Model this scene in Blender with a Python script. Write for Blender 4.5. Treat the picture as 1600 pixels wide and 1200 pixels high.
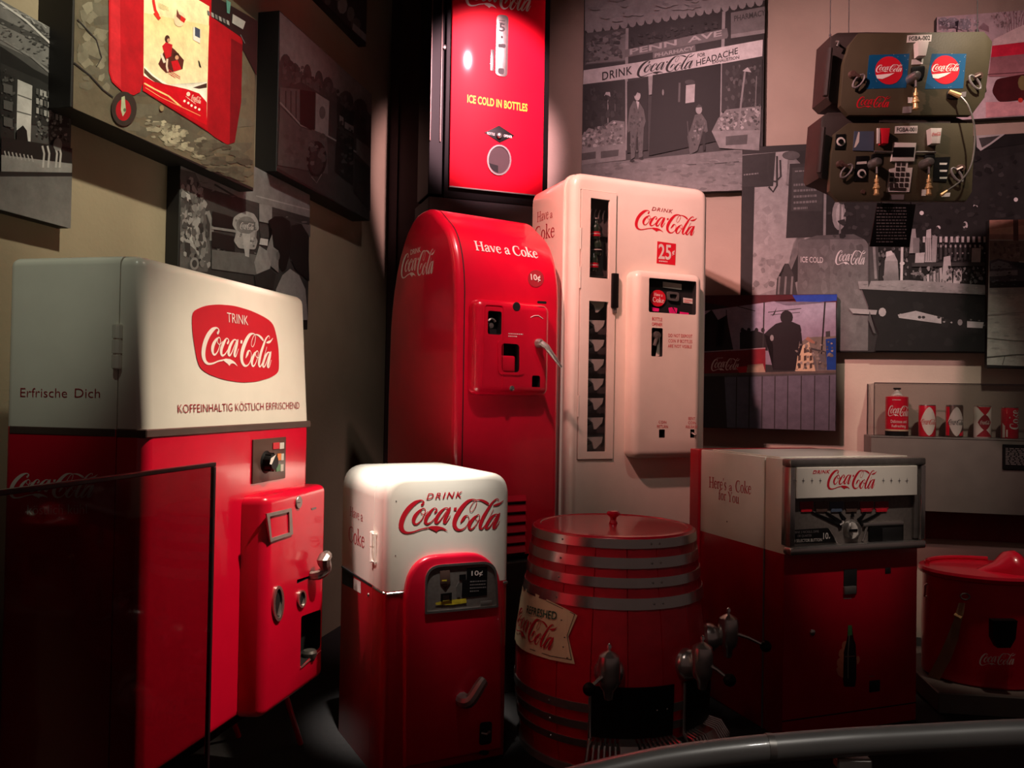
import bpy, bmesh, math, random
from mathutils import Vector, Matrix
random.seed(7)
for _o in list(bpy.data.objects): bpy.data.objects.remove(_o)
sc = bpy.context.scene; COL = sc.collection
R_ = math.radians
# ------------------------------------------------------------------ camera, world, lights, exposure
F = 1307.0; PITCH = .01525; ROLL = .0168; CAMP = Vector((0, 0, 1.62))
_fw = Vector((0, math.cos(PITCH), math.sin(PITCH))); _r0 = Vector((1, 0, 0)); _u0 = Vector((0, -math.sin(PITCH), math.cos(PITCH)))
C_R = math.cos(ROLL)*_r0 + math.sin(ROLL)*_u0; C_U = -math.sin(ROLL)*_r0 + math.cos(ROLL)*_u0; C_F = _fw
cam = bpy.data.objects.new('camera', bpy.data.cameras.new('camera')); COL.objects.link(cam)
cam.matrix_world = Matrix(((C_R.x, C_U.x, -C_F.x, 0), (C_R.y, C_U.y, -C_F.y, 0), (C_R.z, C_U.z, -C_F.z, CAMP.z), (0, 0, 0, 1)))
cam.data.sensor_width = 36; cam.data.lens = F/1600*36; cam.data.clip_start = .05
sc.camera = cam
w = bpy.data.worlds.new('gallery_dusk'); sc.world = w; w.use_nodes = True
w.node_tree.nodes['Background'].inputs[0].default_value = (1, .62, .55, 1)
w.node_tree.nodes['Background'].inputs[1].default_value = .044
vs = sc.view_settings; vs.view_transform = 'Standard'; vs.look = 'None'; vs.gamma = 1; vs.use_curve_mapping = False
vs.exposure = 0.0
def spot(name, loc, aim, watt, col, cone, blend=.5, size=.06):
    d = bpy.data.lights.new(name, 'SPOT'); d.energy = watt; d.color = col; d.spot_size = R_(cone); d.spot_blend = blend; d.shadow_soft_size = size
    o = bpy.data.objects.new(name, d); COL.objects.link(o); o.location = loc
    o.rotation_euler = (Vector(aim)-Vector(loc)).to_track_quat('-Z', 'Y').to_euler(); return o
spot('spotlight', (1.46, 3.1, 4.95), (-.93, 2.98, 1.24), 1250, (1, .84, .66), 23, 1.0)            # big cabinet on the left
spot('spotlight', (-1.0, .5, 4.9), (-1.42, 2.5, 2.15), 150, (.92, 1, .80), 14, 1.0)              # added fill for its white flank
spot('spotlight', (.80, 2.74, 4.76), (-.16, 5.6, 3.62), 1750, (1, .55, .62), 22, .45)             # tall red panel
spot('spotlight', (-.30, 2.75, 4.95), (-.40, 3.74, 1.30), 3400, (1, .92, .84), 13, 1.0)          # little white cooler top
spot('spotlight', (-1.6, 1.9, 4.6), (-.62, 3.62, 1.05), 900, (1, .70, .66), 8, 1.0)              # added fill on its flank, in place of red bounce
spot('spotlight', (-.9, 2.3, 4.9), (.6, 4.9, 2.6), 1000, (1, .42, .37), 35, 1.0)                # tall cream cabinet, from the left
spot('spotlight', (1.2, 2.4, 5.0), (.75, 4.9, 1.6), 60, (1, .93, .82), 34, .8)                  # the same, from the right
spot('spotlight', (.45, 2.8, 4.9), (-.10, 4.5, 2.35), 420, (1, .62, .60), 25, 1.0)                # round topped red cabinet
spot('spotlight', (.1, 2.4, 5.1), (-1.75, 3.6, 2.72), 560, (1, .90, .66), 44, 1.0)               # left wall pictures
spot('spotlight', (-.9, 2.2, 4.7), (2.2, 5.7, 3.05), 950, (1, .57, .56), 46, 1.0)                 # right wall pictures
spot('spotlight', (.3, 2.9, 5.0), (-1.3, 5.05, 2.5), 130, (1, .82, .74), 34, 1.0)                 # extra lamp added to lift the bus picture
spot('spotlight', (.3, 3.0, 5.3), (.95, 6.0, 3.75), 170, (1, .56, .60), 36, 1.0)                  # pharmacy picture
spot('spotlight', (2.0, 2.0, 4.8), (1.62, 4.1, 1.42), 420, (1, .82, .72), 16, 1.0)               # counter machine
spot('spotlight', (2.4, 3.0, 4.8), (2.4, 5.5, 1.55), 420, (1, .86, .70), 30, 1.0)                 # wall case
spot('spotlight', (-.2, 1.4, 4.6), (.42, 3.6, .92), 60, (1, .80, .72), 16, 1.0)                  # warm fill added to brighten the barrel
spot('spotlight', (2.7, 3.9, 4.8), (2.60, 4.55, .72), 230, (1, .75, .6), 12, .8)                  # drink drum lid
spot('spotlight', (.9, -.3, 4.4), (.55, 1.45, 1.1), 110, (1, .94, .88), 24, 1.0)                  # overhead fill added so the handrail shows

# ------------------------------------------------------------------ materials
MATS = {}
def lin(c):
    return tuple(((v/255)/12.92 if v/255 <= .04045 else ((v/255+.055)/1.055)**2.4) for v in c)
def mat(name, rgb, rough=.45, metal=0, coat=0, var=.12, scale=9, bump=0, spec=.5, emit=0):
    m = bpy.data.materials.new(name); m.use_nodes = True; nt = m.node_tree; b = nt.nodes['Principled BSDF']
    c = lin(rgb); tc = nt.nodes.new('ShaderNodeTexCoord'); n = nt.nodes.new('ShaderNodeTexNoise'); n.inputs['Scale'].default_value = scale; n.inputs['Detail'].default_value = 5
    nt.links.new(tc.outputs['Object'], n.inputs['Vector'])
    rp = nt.nodes.new('ShaderNodeValToRGB'); rp.color_ramp.elements[0].position = .3; rp.color_ramp.elements[1].position = .7
    rp.color_ramp.elements[0].color = tuple(v*(1-var) for v in c)+(1,); rp.color_ramp.elements[1].color = tuple(min(1, v*(1+var)) for v in c)+(1,)
    nt.links.new(n.outputs[0], rp.inputs[0]); nt.links.new(rp.outputs[0], b.inputs['Base Color'])
    b.inputs['Roughness'].default_value = rough; b.inputs['Metallic'].default_value = metal
    b.inputs['Coat Weight'].default_value = coat; b.inputs['Coat Roughness'].default_value = .06; b.inputs['Specular IOR Level'].default_value = spec
    if bump:
        bn = nt.nodes.new('ShaderNodeBump'); bn.inputs['Strength'].default_value = bump; bn.inputs['Distance'].default_value = .004
        n2 = nt.nodes.new('ShaderNodeTexNoise'); n2.inputs['Scale'].default_value = scale*12; nt.links.new(tc.outputs['Object'], n2.inputs['Vector'])
        nt.links.new(n2.outputs[0], bn.inputs['Height']); nt.links.new(bn.outputs[0], b.inputs['Normal'])
    if emit:
        nt.links.new(rp.outputs[0], b.inputs['Emission Color']); b.inputs['Emission Strength'].default_value = emit
    MATS[name] = m; return m
def glassmat(name, tint, gloss=.1):
    m = bpy.data.materials.new(name); m.use_nodes = True; nt = m.node_tree; nt.nodes.clear()
    out = nt.nodes.new('ShaderNodeOutputMaterial'); mx = nt.nodes.new('ShaderNodeMixShader'); t = nt.nodes.new('ShaderNodeBsdfTransparent'); g = nt.nodes.new('ShaderNodeBsdfGlossy')
    lw = nt.nodes.new('ShaderNodeLayerWeight'); lw.inputs[0].default_value = .5; g.inputs['Roughness'].default_value = .03
    pw = nt.nodes.new('ShaderNodeMath'); pw.operation = 'POWER'; pw.inputs[1].default_value = 5; nt.links.new(lw.outputs['Facing'], pw.inputs[0])
    fr = nt.nodes.new('ShaderNodeMath'); fr.operation = 'MULTIPLY_ADD'; fr.inputs[1].default_value = .9; fr.inputs[2].default_value = .045; nt.links.new(pw.outputs[0], fr.inputs[0])
    n = nt.nodes.new('ShaderNodeTexNoise'); n.inputs['Scale'].default_value = 3; rp = nt.nodes.new('ShaderNodeValToRGB')
    rp.color_ramp.elements[0].color = tuple(v*.96 for v in tint)+(1,); rp.color_ramp.elements[1].color = tuple(tint)+(1,)
    nt.links.new(n.outputs[0], rp.inputs[0]); nt.links.new(rp.outputs[0], t.inputs[0])
    nt.links.new(fr.outputs[0], mx.inputs[0]); nt.links.new(t.outputs[0], mx.inputs[1]); nt.links.new(g.outputs[0], mx.inputs[2]); nt.links.new(mx.outputs[0], out.inputs[0])
    MATS[name] = m; return m
RED = mat('red_enamel', (214, 9, 46), .28, coat=.6, var=.05)
DRED = mat('deep_red_enamel', (184, 9, 36), .32, coat=.4, var=.08)
PRED = mat('bright_red_sheet', (232, 4, 40), .5, coat=.5, var=.04, spec=.15)
WHT = mat('white_enamel', (232, 226, 212), .3, coat=.5, var=.03)
CREAM = mat('cream_enamel', (236, 224, 208), .28, coat=.6, var=.03)
BLK = mat('black_plastic', (12, 11, 11), .5, var=.2, spec=.2)
INNER = mat('grey_cabinet_lining', (92, 84, 82), .6, var=.15)
DARK = mat('dark_recess', (10, 8, 8), .7, var=.2)
CHR = mat('polished_chrome', (205, 200, 195), .24, .9, var=.05)
STEEL = mat('brushed_steel', (150, 146, 140), .36, .8, var=.12, scale=30)
ALU = mat('cast_aluminium', (165, 160, 155), .4, .75, var=.1, scale=25)
BRONZE = mat('bronzed_plate', (96, 72, 64), .35, .3, var=.12)
RINK = mat('red_ink', (200, 22, 40), .45, var=.06)
DINK = mat('dark_red_ink', (150, 28, 40), .5, var=.08)
WINK = mat('white_ink', (238, 225, 215), .45, var=.04)
YINK = mat('yellow_ink', (245, 176, 20), .45, var=.06)
GINK = mat('green_ink', (20, 84, 66), .5, var=.06)
KINK = mat('black_ink', (22, 18, 18), .5, var=.1)
GREYINK = mat('grey_ink', (120, 112, 110), .5, var=.1)
CARD = mat('cream_sign_paint', (232, 214, 170), .45, var=.06, scale=14)
WALL = mat('plaster_wall_paint', (150, 138, 116), .8, var=.06, scale=4, bump=.25)
WALLR = mat('plaster_wall_paint_warm', (172, 156, 142), .8, var=.06, scale=4, bump=.25)
MAROON = mat('dark_maroon', (52, 26, 28), .6, var=.12, bump=.1)
STRIPE = mat('maroon_wall_stripe', (120, 16, 26), .6, var=.1)
FLOORM = mat('dark_carpet', (20, 17, 17), .95, var=.3, scale=40, bump=.6)
CEIL = mat('black_ceiling_paint', (18, 16, 16), .9, var=.2)
PLINTH = mat('charcoal_plinth_paint', (44, 40, 38), .6, var=.12, bump=.1)
LEDGE = mat('grey_laminate', (96, 90, 84), .55, var=.08)
RAILM = mat('grey_painted_rail', (120, 118, 114), .38, .3, coat=.2, var=.1)
OLIVE = mat('olive_drab_paint', (66, 58, 40), .5, var=.1, bump=.1)
OLIVED = mat('dark_olive_casting', (50, 40, 36), .55, .2, var=.15, bump=.15)
BLUE = mat('blue_sticker', (6, 76, 116), .45, var=.1)
PAPER = mat('paper_label', (205, 198, 188), .6, var=.05)
BRASS = mat('brass_nozzle', (240, 200, 140), .3, .45, var=.1)
FRAME = mat('black_board_edge', (20, 18, 18), .6, var=.15)
TRIMB = mat('smoky_trim_band', (92, 74, 68), .4, .3, var=.1)
PANELG = mat('pewter_panel', (112, 104, 98), .42, .25, var=.14, scale=60)
CANVAS = mat('canvas_strap', (205, 184, 150), .85, var=.15, bump=.3)
GREENG = mat('bottle_green_glass', (44, 62, 48), .12, coat=.5, var=.1, spec=.8)
CAPM = mat('tin_bottle_cap', (200, 190, 184), .3, .8, var=.1)
PINKACR = mat('pink_acrylic', (230, 30, 120), .2, coat=.5, var=.25, scale=20)
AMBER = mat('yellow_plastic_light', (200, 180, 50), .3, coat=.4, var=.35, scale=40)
GREENC = mat('green_chip', (50, 110, 60), .4, var=.1); ORANGE = mat('orange_chip', (226, 120, 40), .4, var=.1)
SLATE = mat('blue_grey_chip', (70, 80, 96), .4, var=.1)
WOODR = mat('red_barrel_paint', (192, 13, 38), .36, coat=.35, var=.12, scale=14, bump=.12)
ACRY = glassmat('smoky_acrylic', (.60, .56, .56)); GLS = glassmat('window_glass', (.86, .86, .86))
ACRE = mat('acrylic_cut_edge', (46, 30, 34), .3, coat=.4, var=.1)
PR = bpy.data.materials.new('photo_print'); PR.use_nodes = True
def _pr():
    nt = PR.node_tree; b = nt.nodes['Principled BSDF']; a = nt.nodes.new('ShaderNodeAttribute'); a.attribute_name = 'ink'
    tc = nt.nodes.new('ShaderNodeTexCoord'); n = nt.nodes.new('ShaderNodeTexNoise'); n.inputs['Scale'].default_value = 16; n.inputs['Detail'].default_value = 8; n.inputs['Roughness'].default_value = .68
    nt.links.new(tc.outputs['Object'], n.inputs['Vector'])
    mr = nt.nodes.new('ShaderNodeMapRange'); mr.inputs['From Min'].default_value = .25; mr.inputs['From Max'].default_value = .75; mr.inputs['To Min'].default_value = .74; mr.inputs['To Max'].default_value = 1.26
    nt.links.new(n.outputs[0], mr.inputs['Value'])
    mx = nt.nodes.new('ShaderNodeMix'); mx.data_type = 'RGBA'; mx.blend_type = 'MULTIPLY'; mx.inputs['Factor'].default_value = 1
    nt.links.new(a.outputs['Color'], mx.inputs['A']); nt.links.new(mr.outputs[0], mx.inputs['B']); nt.links.new(mx.outputs['Result'], b.inputs['Base Color'])
    b.inputs['Roughness'].default_value = .55; b.inputs['Specular IOR Level'].default_value = .3
_pr()
# ------------------------------------------------------------------ helpers
class Frame:
    """local axes: x along the front to the right, y into the depth, z up"""
    def __init__(s, x, y, yaw, z=0.0):
        s.loc = Vector((x, y, z)); s.yaw = R_(yaw); s.M = Matrix.Translation(s.loc) @ Matrix.Rotation(s.yaw, 4, 'Z'); s.Mi = s.M.inverted()
    def ray(s, px, py):
        d = C_F*F + C_R*(px-800) - C_U*(py-600); return s.Mi @ CAMP, s.Mi.to_3x3() @ d
    def hit(s, px, py, ax, v):
        o, d = s.ray(px, py); i = 'xyz'.index(ax); return o + d*((v-o[i])/d[i])
    def y(s, px, py, v=0.0): return s.hit(px, py, 'y', v)
    def x(s, px, py, v=0.0): return s.hit(px, py, 'x', v)
    def zz(s, px, py, v=0.0): return s.hit(px, py, 'z', v)
WORLD = Frame(0, 0, 0)
def at(px, py, Y): return WORLD.y(px, py, Y)
def ob(name, bm, mats, parent=None, smooth=32, kind=None):
    bmesh.ops.recalc_face_normals(bm, faces=bm.faces[:])
    me = bpy.data.meshes.new(name); bm.to_mesh(me); bm.free()
    for m in (mats if isinstance(mats, (list, tuple)) else [mats]): me.materials.append(m)
    if smooth:
        me.shade_smooth(); me.set_sharp_from_angle(angle=R_(smooth))
    o = bpy.data.objects.new(name, me); COL.objects.link(o)
    if parent: o.parent = parent
    if kind: o['kind'] = kind
    return o
def thing(name, label, cat, fr, group=None, z=None):
    o = bpy.data.objects.new(name, None); COL.objects.link(o); o.empty_display_size = .1
    o.location = fr.loc; o.rotation_euler = (0, 0, fr.yaw); o['label'] = label; o['category'] = cat
    if group: o['group'] = group
    return o
def add(bm, tmp):
    me = bpy.data.meshes.new('t'); tmp.to_mesh(me); tmp.free(); bm.from_mesh(me); bpy.data.meshes.remove(me); return bm
def bev(bm, edges, r, seg=3):
    if edges: bmesh.ops.bevel(bm, geom=edges, offset=r, segments=seg, profile=.5, affect='EDGES', clamp_overlap=True)
def rbox(x0, x1, y0, y1, z0, z1, r=0, seg=2, sel=None, bm=None):
    t = bmesh.new(); bmesh.ops.create_cube(t, size=1)
    for v in t.verts: v.co = Vector((x0 if v.co.x < 0 else x1, y0 if v.co.y < 0 else y1, z0 if v.co.z < 0 else z1))
    if r: bev(t, [e for e in t.edges if sel is None or sel(e)], r, seg)
    return add(bm, t) if bm else t
def along(ax):
    i = 'xyz'.index(ax); return lambda e: abs((e.verts[0].co-e.verts[1].co)[i]) > 1e-6 and abs((e.verts[0].co-e.verts[1].co).length-abs((e.verts[0].co-e.verts[1].co)[i])) < 1e-6
def onplane(ax, v):
    i = 'xyz'.index(ax); return lambda e: all(abs(q.co[i]-v) < 1e-5 for q in e.verts)
def P3(a, b, ax, v): return {'x': Vector((v, a, b)), 'y': Vector((a, v, b)), 'z': Vector((a, b, v))}[ax]
def inset(pts, d):
    """outline moved inwards by d (mitred)"""
    n = len(pts); ar = sum(pts[i][0]*pts[(i+1) % n][1]-pts[(i+1) % n][0]*pts[i][1] for i in range(n)); s = 1 if ar > 0 else -1; out = []
    for i in range(n):
        p, a, b = Vector(pts[i]), Vector(pts[i-1]), Vector(pts[(i+1) % n]); e, f = (p-a), (b-p)
        if e.length < 1e-7: e = f
        if f.length < 1e-7: f = e
        e = e.normalized(); f = f.normalized(); n1, n2 = Vector((-e.y, e.x)), Vector((-f.y, f.x)); m = (n1+n2)
        m = m.normalized() if m.length > 1e-6 else n1; k = max(.35, m.dot(n1)); q = p+m*(s*d/k); out.append((q.x, q.y))
    return out
def prism(pts, ax, v0, v1, r=0, seg=2, face=None, bm=None):
    """closed outline pts (2D, other two axes) extruded from v0 to v1; rounds the rim of the faces named in `face`"""
    t = bmesh.new(); fs = (face if isinstance(face, (list, tuple)) else [face]) if r else []; sg = 1 if v1 > v0 else -1; rows = []
    near = [(inset(pts, r*(1-math.sin(R_(90*k/seg)))), v0+sg*r*(1-math.cos(R_(90*k/seg)))) for k in range(seg+1)] if v0 in fs else [(pts, v0)]
    far = [(inset(pts, r*(1-math.cos(R_(90*k/seg)))), v1-sg*r*(1-math.sin(R_(90*k/seg)))) for k in range(seg+1)] if v1 in fs else [(pts, v1)]
    rows = [[t.verts.new(P3(a, b, ax, v)) for a, b in P] for P, v in near+far]; n = len(pts)
    t.faces.new(rows[0]); t.faces.new(rows[-1][::-1])
    for A, B in zip(rows[:-1], rows[1:]):
        for i in range(n): t.faces.new((A[i], A[(i+1) % n], B[(i+1) % n], B[i]))
    return add(bm, t) if bm else t
def rpoly(pts, rad, seg=5):
    out = []; n = len(pts); rad = rad if isinstance(rad, (list, tuple)) else [rad]*n
    for i in range(n):
        p, a, b = Vector(pts[i]), Vector(pts[i-1]), Vector(pts[(i+1) % n]); r = rad[i]
        if r <= 0: out.append(tuple(p)); continue
        da, db = (a-p), (b-p); r = min(r, da.length*.49, db.length*.49); s, e = p+da.normalized()*r, p+db.normalized()*r
        for k in range(seg+1):
            t = k/seg; q = s.lerp(p, t).lerp(p.lerp(e, t), t); out.append(tuple(q))
    return out
def circ(cx, cy, rx, ry=None, n=20, a0=0, a1=360):
    ry = rx if ry is None else ry; full = abs(a1-a0-360) < 1e-6; m = n if full else n+1
    return [(cx+rx*math.cos(R_(a0+(a1-a0)*i/n)), cy+ry*math.sin(R_(a0+(a1-a0)*i/n))) for i in range(m)]
def tube(pts, rad, seg=8, bm=None, closed=False):
    bm = bm or bmesh.new(); pts = [Vector(p) for p in pts]; n = len(pts); rads = rad if isinstance(rad, (list, tuple)) else [rad]*n
    rings = []; ref = Vector((0, 0, 1))
    for i, p in enumerate(pts):
        d = (pts[(i+1) % n] if (closed or i < n-1) else p) - (pts[i-1] if (closed or i > 0) else p); d.normalize()
        if i == 0:
            ref = Vector((0, 0, 1)) if abs(d.z) < .9 else Vector((1, 0, 0)); u = d.cross(ref).normalized()
        else:
            u = (u - d*u.dot(d)).normalized()
        w_ = d.cross(u); rings.append([bm.verts.new(p+(u*math.cos(2*math.pi*k/seg)+w_*math.sin(2*math.pi*k/seg))*rads[i]) for k in range(seg)])
    for i in range(n if closed else n-1):
        a, b = rings[i], rings[(i+1) % n]
        for k in range(seg): bm.faces.new((a[k], a[(k+1) % seg], b[(k+1) % seg], b[k]))
    if not closed: bm.faces.new(rings[0]); bm.faces.new(rings[-1][::-1])
    return bm
def cr(pts, k=6):
    """Catmull-Rom through n-D points"""
    out = []; n = len(pts)
    for i in range(n-1):
        p0, p1, p2, p3 = pts[max(i-1, 0)], pts[i], pts[i+1], pts[min(i+2, n-1)]
        for j in range(k):
            t = j/k; out.append(tuple(.5*(2*b+(c-a)*t+(2*a-5*b+4*c-d)*t*t+(3*b-a-3*c+d)*t**3) for a, b, c, d in zip(p0, p1, p2, p3)))
    out.append(tuple(pts[-1])); return out
def lathe(prof, seg=32, ax='z', c=(0, 0, 0), bm=None, a0=0, a1=360):
    bm = bm or bmesh.new(); c = Vector(c); full = a1-a0 >= 360; m = seg if full else seg+1; rings = []
    for r, h in prof:
        ring = []
        for k in range(m):
            a = R_(a0+(a1-a0)*k/seg); u, v = r*math.cos(a), r*math.sin(a)
            ring.append(bm.verts.new(c+(Vector((u, v, h)) if ax == 'z' else Vector((u, h, v)) if ax == 'y' else Vector((h, u, v)))))
        rings.append(ring)
    for i in range(len(prof)-1):
        for k in range(seg if full else m-1):
            a, b = rings[i], rings[i+1]; bm.faces.new((a[k], a[(k+1) % m], b[(k+1) % m], b[k]))
    if full:
        if prof[0][0] > 1e-6: bm.faces.new(rings[0][::-1])
        if prof[-1][0] > 1e-6: bm.faces.new(rings[-1])
    bmesh.ops.remove_doubles(bm, verts=bm.verts[:], dist=1e-6)
    return bm
def twotone(bm, z):
    bmesh.ops.bisect_plane(bm, geom=bm.verts[:]+bm.edges[:]+bm.faces[:], plane_co=(0, 0, z), plane_no=(0, 0, 1))
    for f in bm.faces: f.material_index = 1 if f.calc_center_median().z > z else 0
    return bm
def holes(bm, ax, v, loops, depth, mi=1, sgn=1):
    """cut recesses into the flat face lying at ax=v; loops are 2D outlines, sgn = direction of the depth along ax"""
    i = 'xyz'.index(ax); f = max([q for q in bm.faces if all(abs(w_.co[i]-v) < 1e-5 for w_ in q.verts)], key=lambda q: q.calc_area())
    edges = list(f.edges); base = f.material_index; bm.faces.remove(f)
    for L in loops:
        A = [bm.verts.new(P3(a, b, ax, v)) for a, b in L]; B = [bm.verts.new(P3(a, b, ax, v+sgn*depth)) for a, b in L]; n = len(L)
        for k in range(n):
            edges.append(bm.edges.new((A[k], A[(k+1) % n])))
        for k in range(n): bm.faces.new((A[k], A[(k+1) % n], B[(k+1) % n], B[k])).material_index = mi
        bm.faces.new(B).material_index = mi
    r = bmesh.ops.triangle_fill(bm, use_beauty=True, edges=edges)
    for g in r['geom']:
        if isinstance(g, bmesh.types.BMFace): g.material_index = base
    return bm
# --- flat marks: (verts2d, faces) in a unit box
def unit(V, Fc):
    x0, x1 = min(v[0] for v in V), max(v[0] for v in V); y0, y1 = min(v[1] for v in V), max(v[1] for v in V)
    return [((v[0]-x0)/(x1-x0), (v[1]-y0)/(y1-y0)) for v in V], Fc
def stroke(pts, k=6, caps=True):
    q = cr(pts, k) if k > 1 else pts; V = []; Fc = []; n = len(q)
    for i in range(n):
        a, b = q[max(i-1, 0)], q[min(i+1, n-1)]; dx, dy = b[0]-a[0], b[1]-a[1]; L = math.hypot(dx, dy) or 1; nx, ny = -dy/L, dx/L; h = max(q[i][2], .001)/2
        V += [(q[i][0]+nx*h, q[i][1]+ny*h), (q[i][0]-nx*h, q[i][1]-ny*h)]
        if i: Fc.append((2*i-2, 2*i-1, 2*i+1, 2*i))
    if caps:
        for e in (0, n-1):
            b0 = len(V); V += circ(q[e][0], q[e][1], max(q[e][2], .001)/2, n=8); Fc.append(tuple(range(b0, b0+8)))
    return V, Fc
def merge(L):
    V = []; Fc = []
    for v, f in L:
        b = len(V); V += v; Fc += [tuple(i+b for i in q) for q in f]
    return V, Fc
def _script():
    S = [
     [(450,310,30),(470,280,20),(455,258,14),(420,258,22),(360,290,45),(290,360,55),(235,450,58),(208,540,58),(210,600,55),(240,645,38),(290,658,24),(360,645,18),(440,615,16),(515,597,18)],
     [(455,360,12),(420,385,28),(375,440,42),(352,500,44),(365,545,28),(400,545,18),(445,500,12),(480,430,10),(492,380,10),(475,352,9),(450,358,9)],
     [(478,355,8),(447,370,9),(440,408,9),(465,430,9),(500,415,9),(522,392,9)],
     [(610,400,26),(630,375,20),(620,350,12),(590,352,16),(545,405,36),(505,470,42),(495,520,40),(515,545,26),(560,525,14),(612,470,10)],
     [(770,345,12),(730,345,16),(680,390,32),(640,450,40),(620,510,40),(635,532,24),(670,505,14),(720,430,10),(770,350,10)],
     [(795,340,20),(770,400,38),(730,490,38),(725,525,30),(750,525,14),(800,440,8)],
     [(930,525,14),(960,480,34),(985,445,26),(1015,435,10),(1035,470,9),(1025,530,9),(985,590,12),(930,618,22),(880,605,40),(852,550,52),(865,470,55),(905,390,55),(960,310,48),(1020,250,36),(1075,228,18),(1115,230,10),(1130,265,8),(1110,330,8),(1075,380,8),(1048,375,8),(1045,340,8),(1075,280,8),(1110,240,9),(1150,230,14),(1200,235,26),(1250,258,34),(1278,277,28)],
     [(1140,430,12),(1105,455,28),(1062,510,42),(1040,560,44),(1050,605,26),(1085,600,16),(1130,545,10),(1165,480,9),(1172,435,9),(1155,418,9),(1135,428,9)],
     [(1160,420,8),(1125,440,9),(1120,475,9),(1145,500,9),(1175,495,9),(1200,470,9)],
     [(1408,238,8),(1415,217,9),(1385,215,14),(1330,265,24),(1270,360,36),(1220,450,42),(1185,540,44),(1180,590,30),(1205,600,18),(1250,545,9),(1300,450,8),(1350,350,7)],
     [(1352,298,16),(1400,285,30),(1440,265,20),(1485,225,5)],
     [(1410,410,12),(1370,415,18),(1320,460,34),(1280,520,40),(1255,575,38),(1270,600,22),(1310,570,14),(1360,490,10),(1405,415,10)],
     [(1432,400,18),(1405,460,40),(1365,550,40),(1355,590,28),(1385,585,14),(1435,500,7)]]
    L = [stroke(s, 5) for s in S]
    L.append(([(510,590),(570,573),(640,570),(700,585),(740,605),(776,641),(720,617),(685,614),(650,625),(630,648),(600,628),(560,612)], [tuple(range(12))]))
    L.append(([(845,335),(880,332),(872,370),(838,373)], [(0, 1, 2, 3)]))
    V, Fc = merge(L); V = [(x, -(y+.053*(x-180))) for x, y in V]
    return unit(V, Fc)
SCRIPT = _script()
# a little old-style roman alphabet, drawn with broad and hair strokes
_T, _h = .105, .04
def _ser(x, y, w_=.2): return [(x-w_/2, y, _h), (x+w_/2, y, _h)]
ROM = {
 'H': (.72, [[(.13,0,_T),(.13,.7,_T)],[(.57,0,_T),(.57,.7,_T)],[(.13,.36,_h),(.57,.36,_h)],_ser(.13,.02,.26),_ser(.13,.68,.26),_ser(.57,.02,.26),_ser(.57,.68,.26)]),
 'C': (.68, [[(.6,.5,_h),(.59,.66,_h),(.5,.69,.05),(.34,.7,.05),(.17,.6,.09),(.1,.35,.12),(.17,.11,.1),(.36,.0,.05),(.5,.02,.045),(.62,.15,_h)]]),
 'Y': (.66, [[(.12,.68,_T),(.34,.34,_T)],[(.34,.34,_T),(.34,0,_T)],[(.34,.34,_h),(.56,.68,_h)],_ser(.1,.68,.24),_ser(.56,.68,.2),_ser(.34,.02,.26)]),
 'a': (.46, [[(.09,.36,.08),(.14,.44,.06),(.24,.47,.05),(.33,.42,.08),(.34,.3,.1),(.34,.1,.1),(.37,.03,.06),(.44,.05,_h)],[(.34,.28,_h),(.2,.24,.05),(.09,.16,.08),(.1,.05,.08),(.18,.01,.05),(.34,.1,_h)]]),
 'v': (.48, [[(.08,.45,_T),(.25,0.02,.09)],[(.25,.02,.05),(.41,.45,_h)],_ser(.08,.45,.18),_ser(.41,.45,.15)]),
 'e': (.44, [[(.07,.28,_h),(.38,.28,_h)],[(.38,.28,_h),(.36,.4,.06),(.23,.47,.05),(.11,.4,.08),(.07,.24,.1),(.12,.08,.09),(.24,.0,.05),(.4,.1,_h)]]),
 'o': (.5, [[(.25,.47,_h),(.13,.41,.08),(.08,.24,.1),(.13,.07,.08),(.25,.0,_h),(.37,.07,.08),(.42,.24,.1),(.37,.41,.08),(.25,.47,_h)]]),
 'k': (.52, [[(.12,0,.1),(.12,.74,.1)],[(.12,.2,_h),(.38,.44,_h)],[(.2,.27,.06),(.43,.02,.11)],_ser(.12,.02,.22),_ser(.09,.73,.14),_ser(.4,.45,.16),_ser(.44,.02,.18)]),
 'r': (.36, [[(.12,0,.1),(.12,.46,.1)],[(.14,.34,_h),(.22,.45,.05),(.32,.44,.09)],_ser(.12,.02,.24),_ser(.09,.45,.12)]),
 's': (.36, [[(.29,.38,_h),(.24,.46,_h),(.13,.45,.05),(.08,.36,.08),(.17,.25,.1),(.28,.14,.09),(.23,.02,.05),(.12,.01,_h),(.06,.11,_h)]]),
 'f': (.32, [[(.14,0,.1),(.14,.55,.1),(.2,.71,.06),(.32,.69,.07)],_ser(.14,.02,.24),[(.04,.44,_h),(.28,.44,_h)]]),
 'u': (.54, [[(.11,.45,.1),(.11,.12,.1),(.2,.02,.06),(.38,.12,_h)],[(.38,.45,.1),(.38,0,.1)],_ser(.08,.45,.14),_ser(.35,.45,.14),_ser(.44,.02,.14)]),
 "'": (.16, [[(.08,.72,.08),(.06,.56,.03)]]), ' ': (.24, []), 'D': (.74, []) }
def roman(s, bold=1.0):
    L = []; x = 0
    for ch in s:
        adv, st = ROM[ch]
        for g in st: L.append(stroke([(a+x, b, c*bold) for a, b, c in g], 5 if len(g) > 2 else 1, caps=len(g) > 2))
        x += adv
    return unit(*merge(L))
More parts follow.
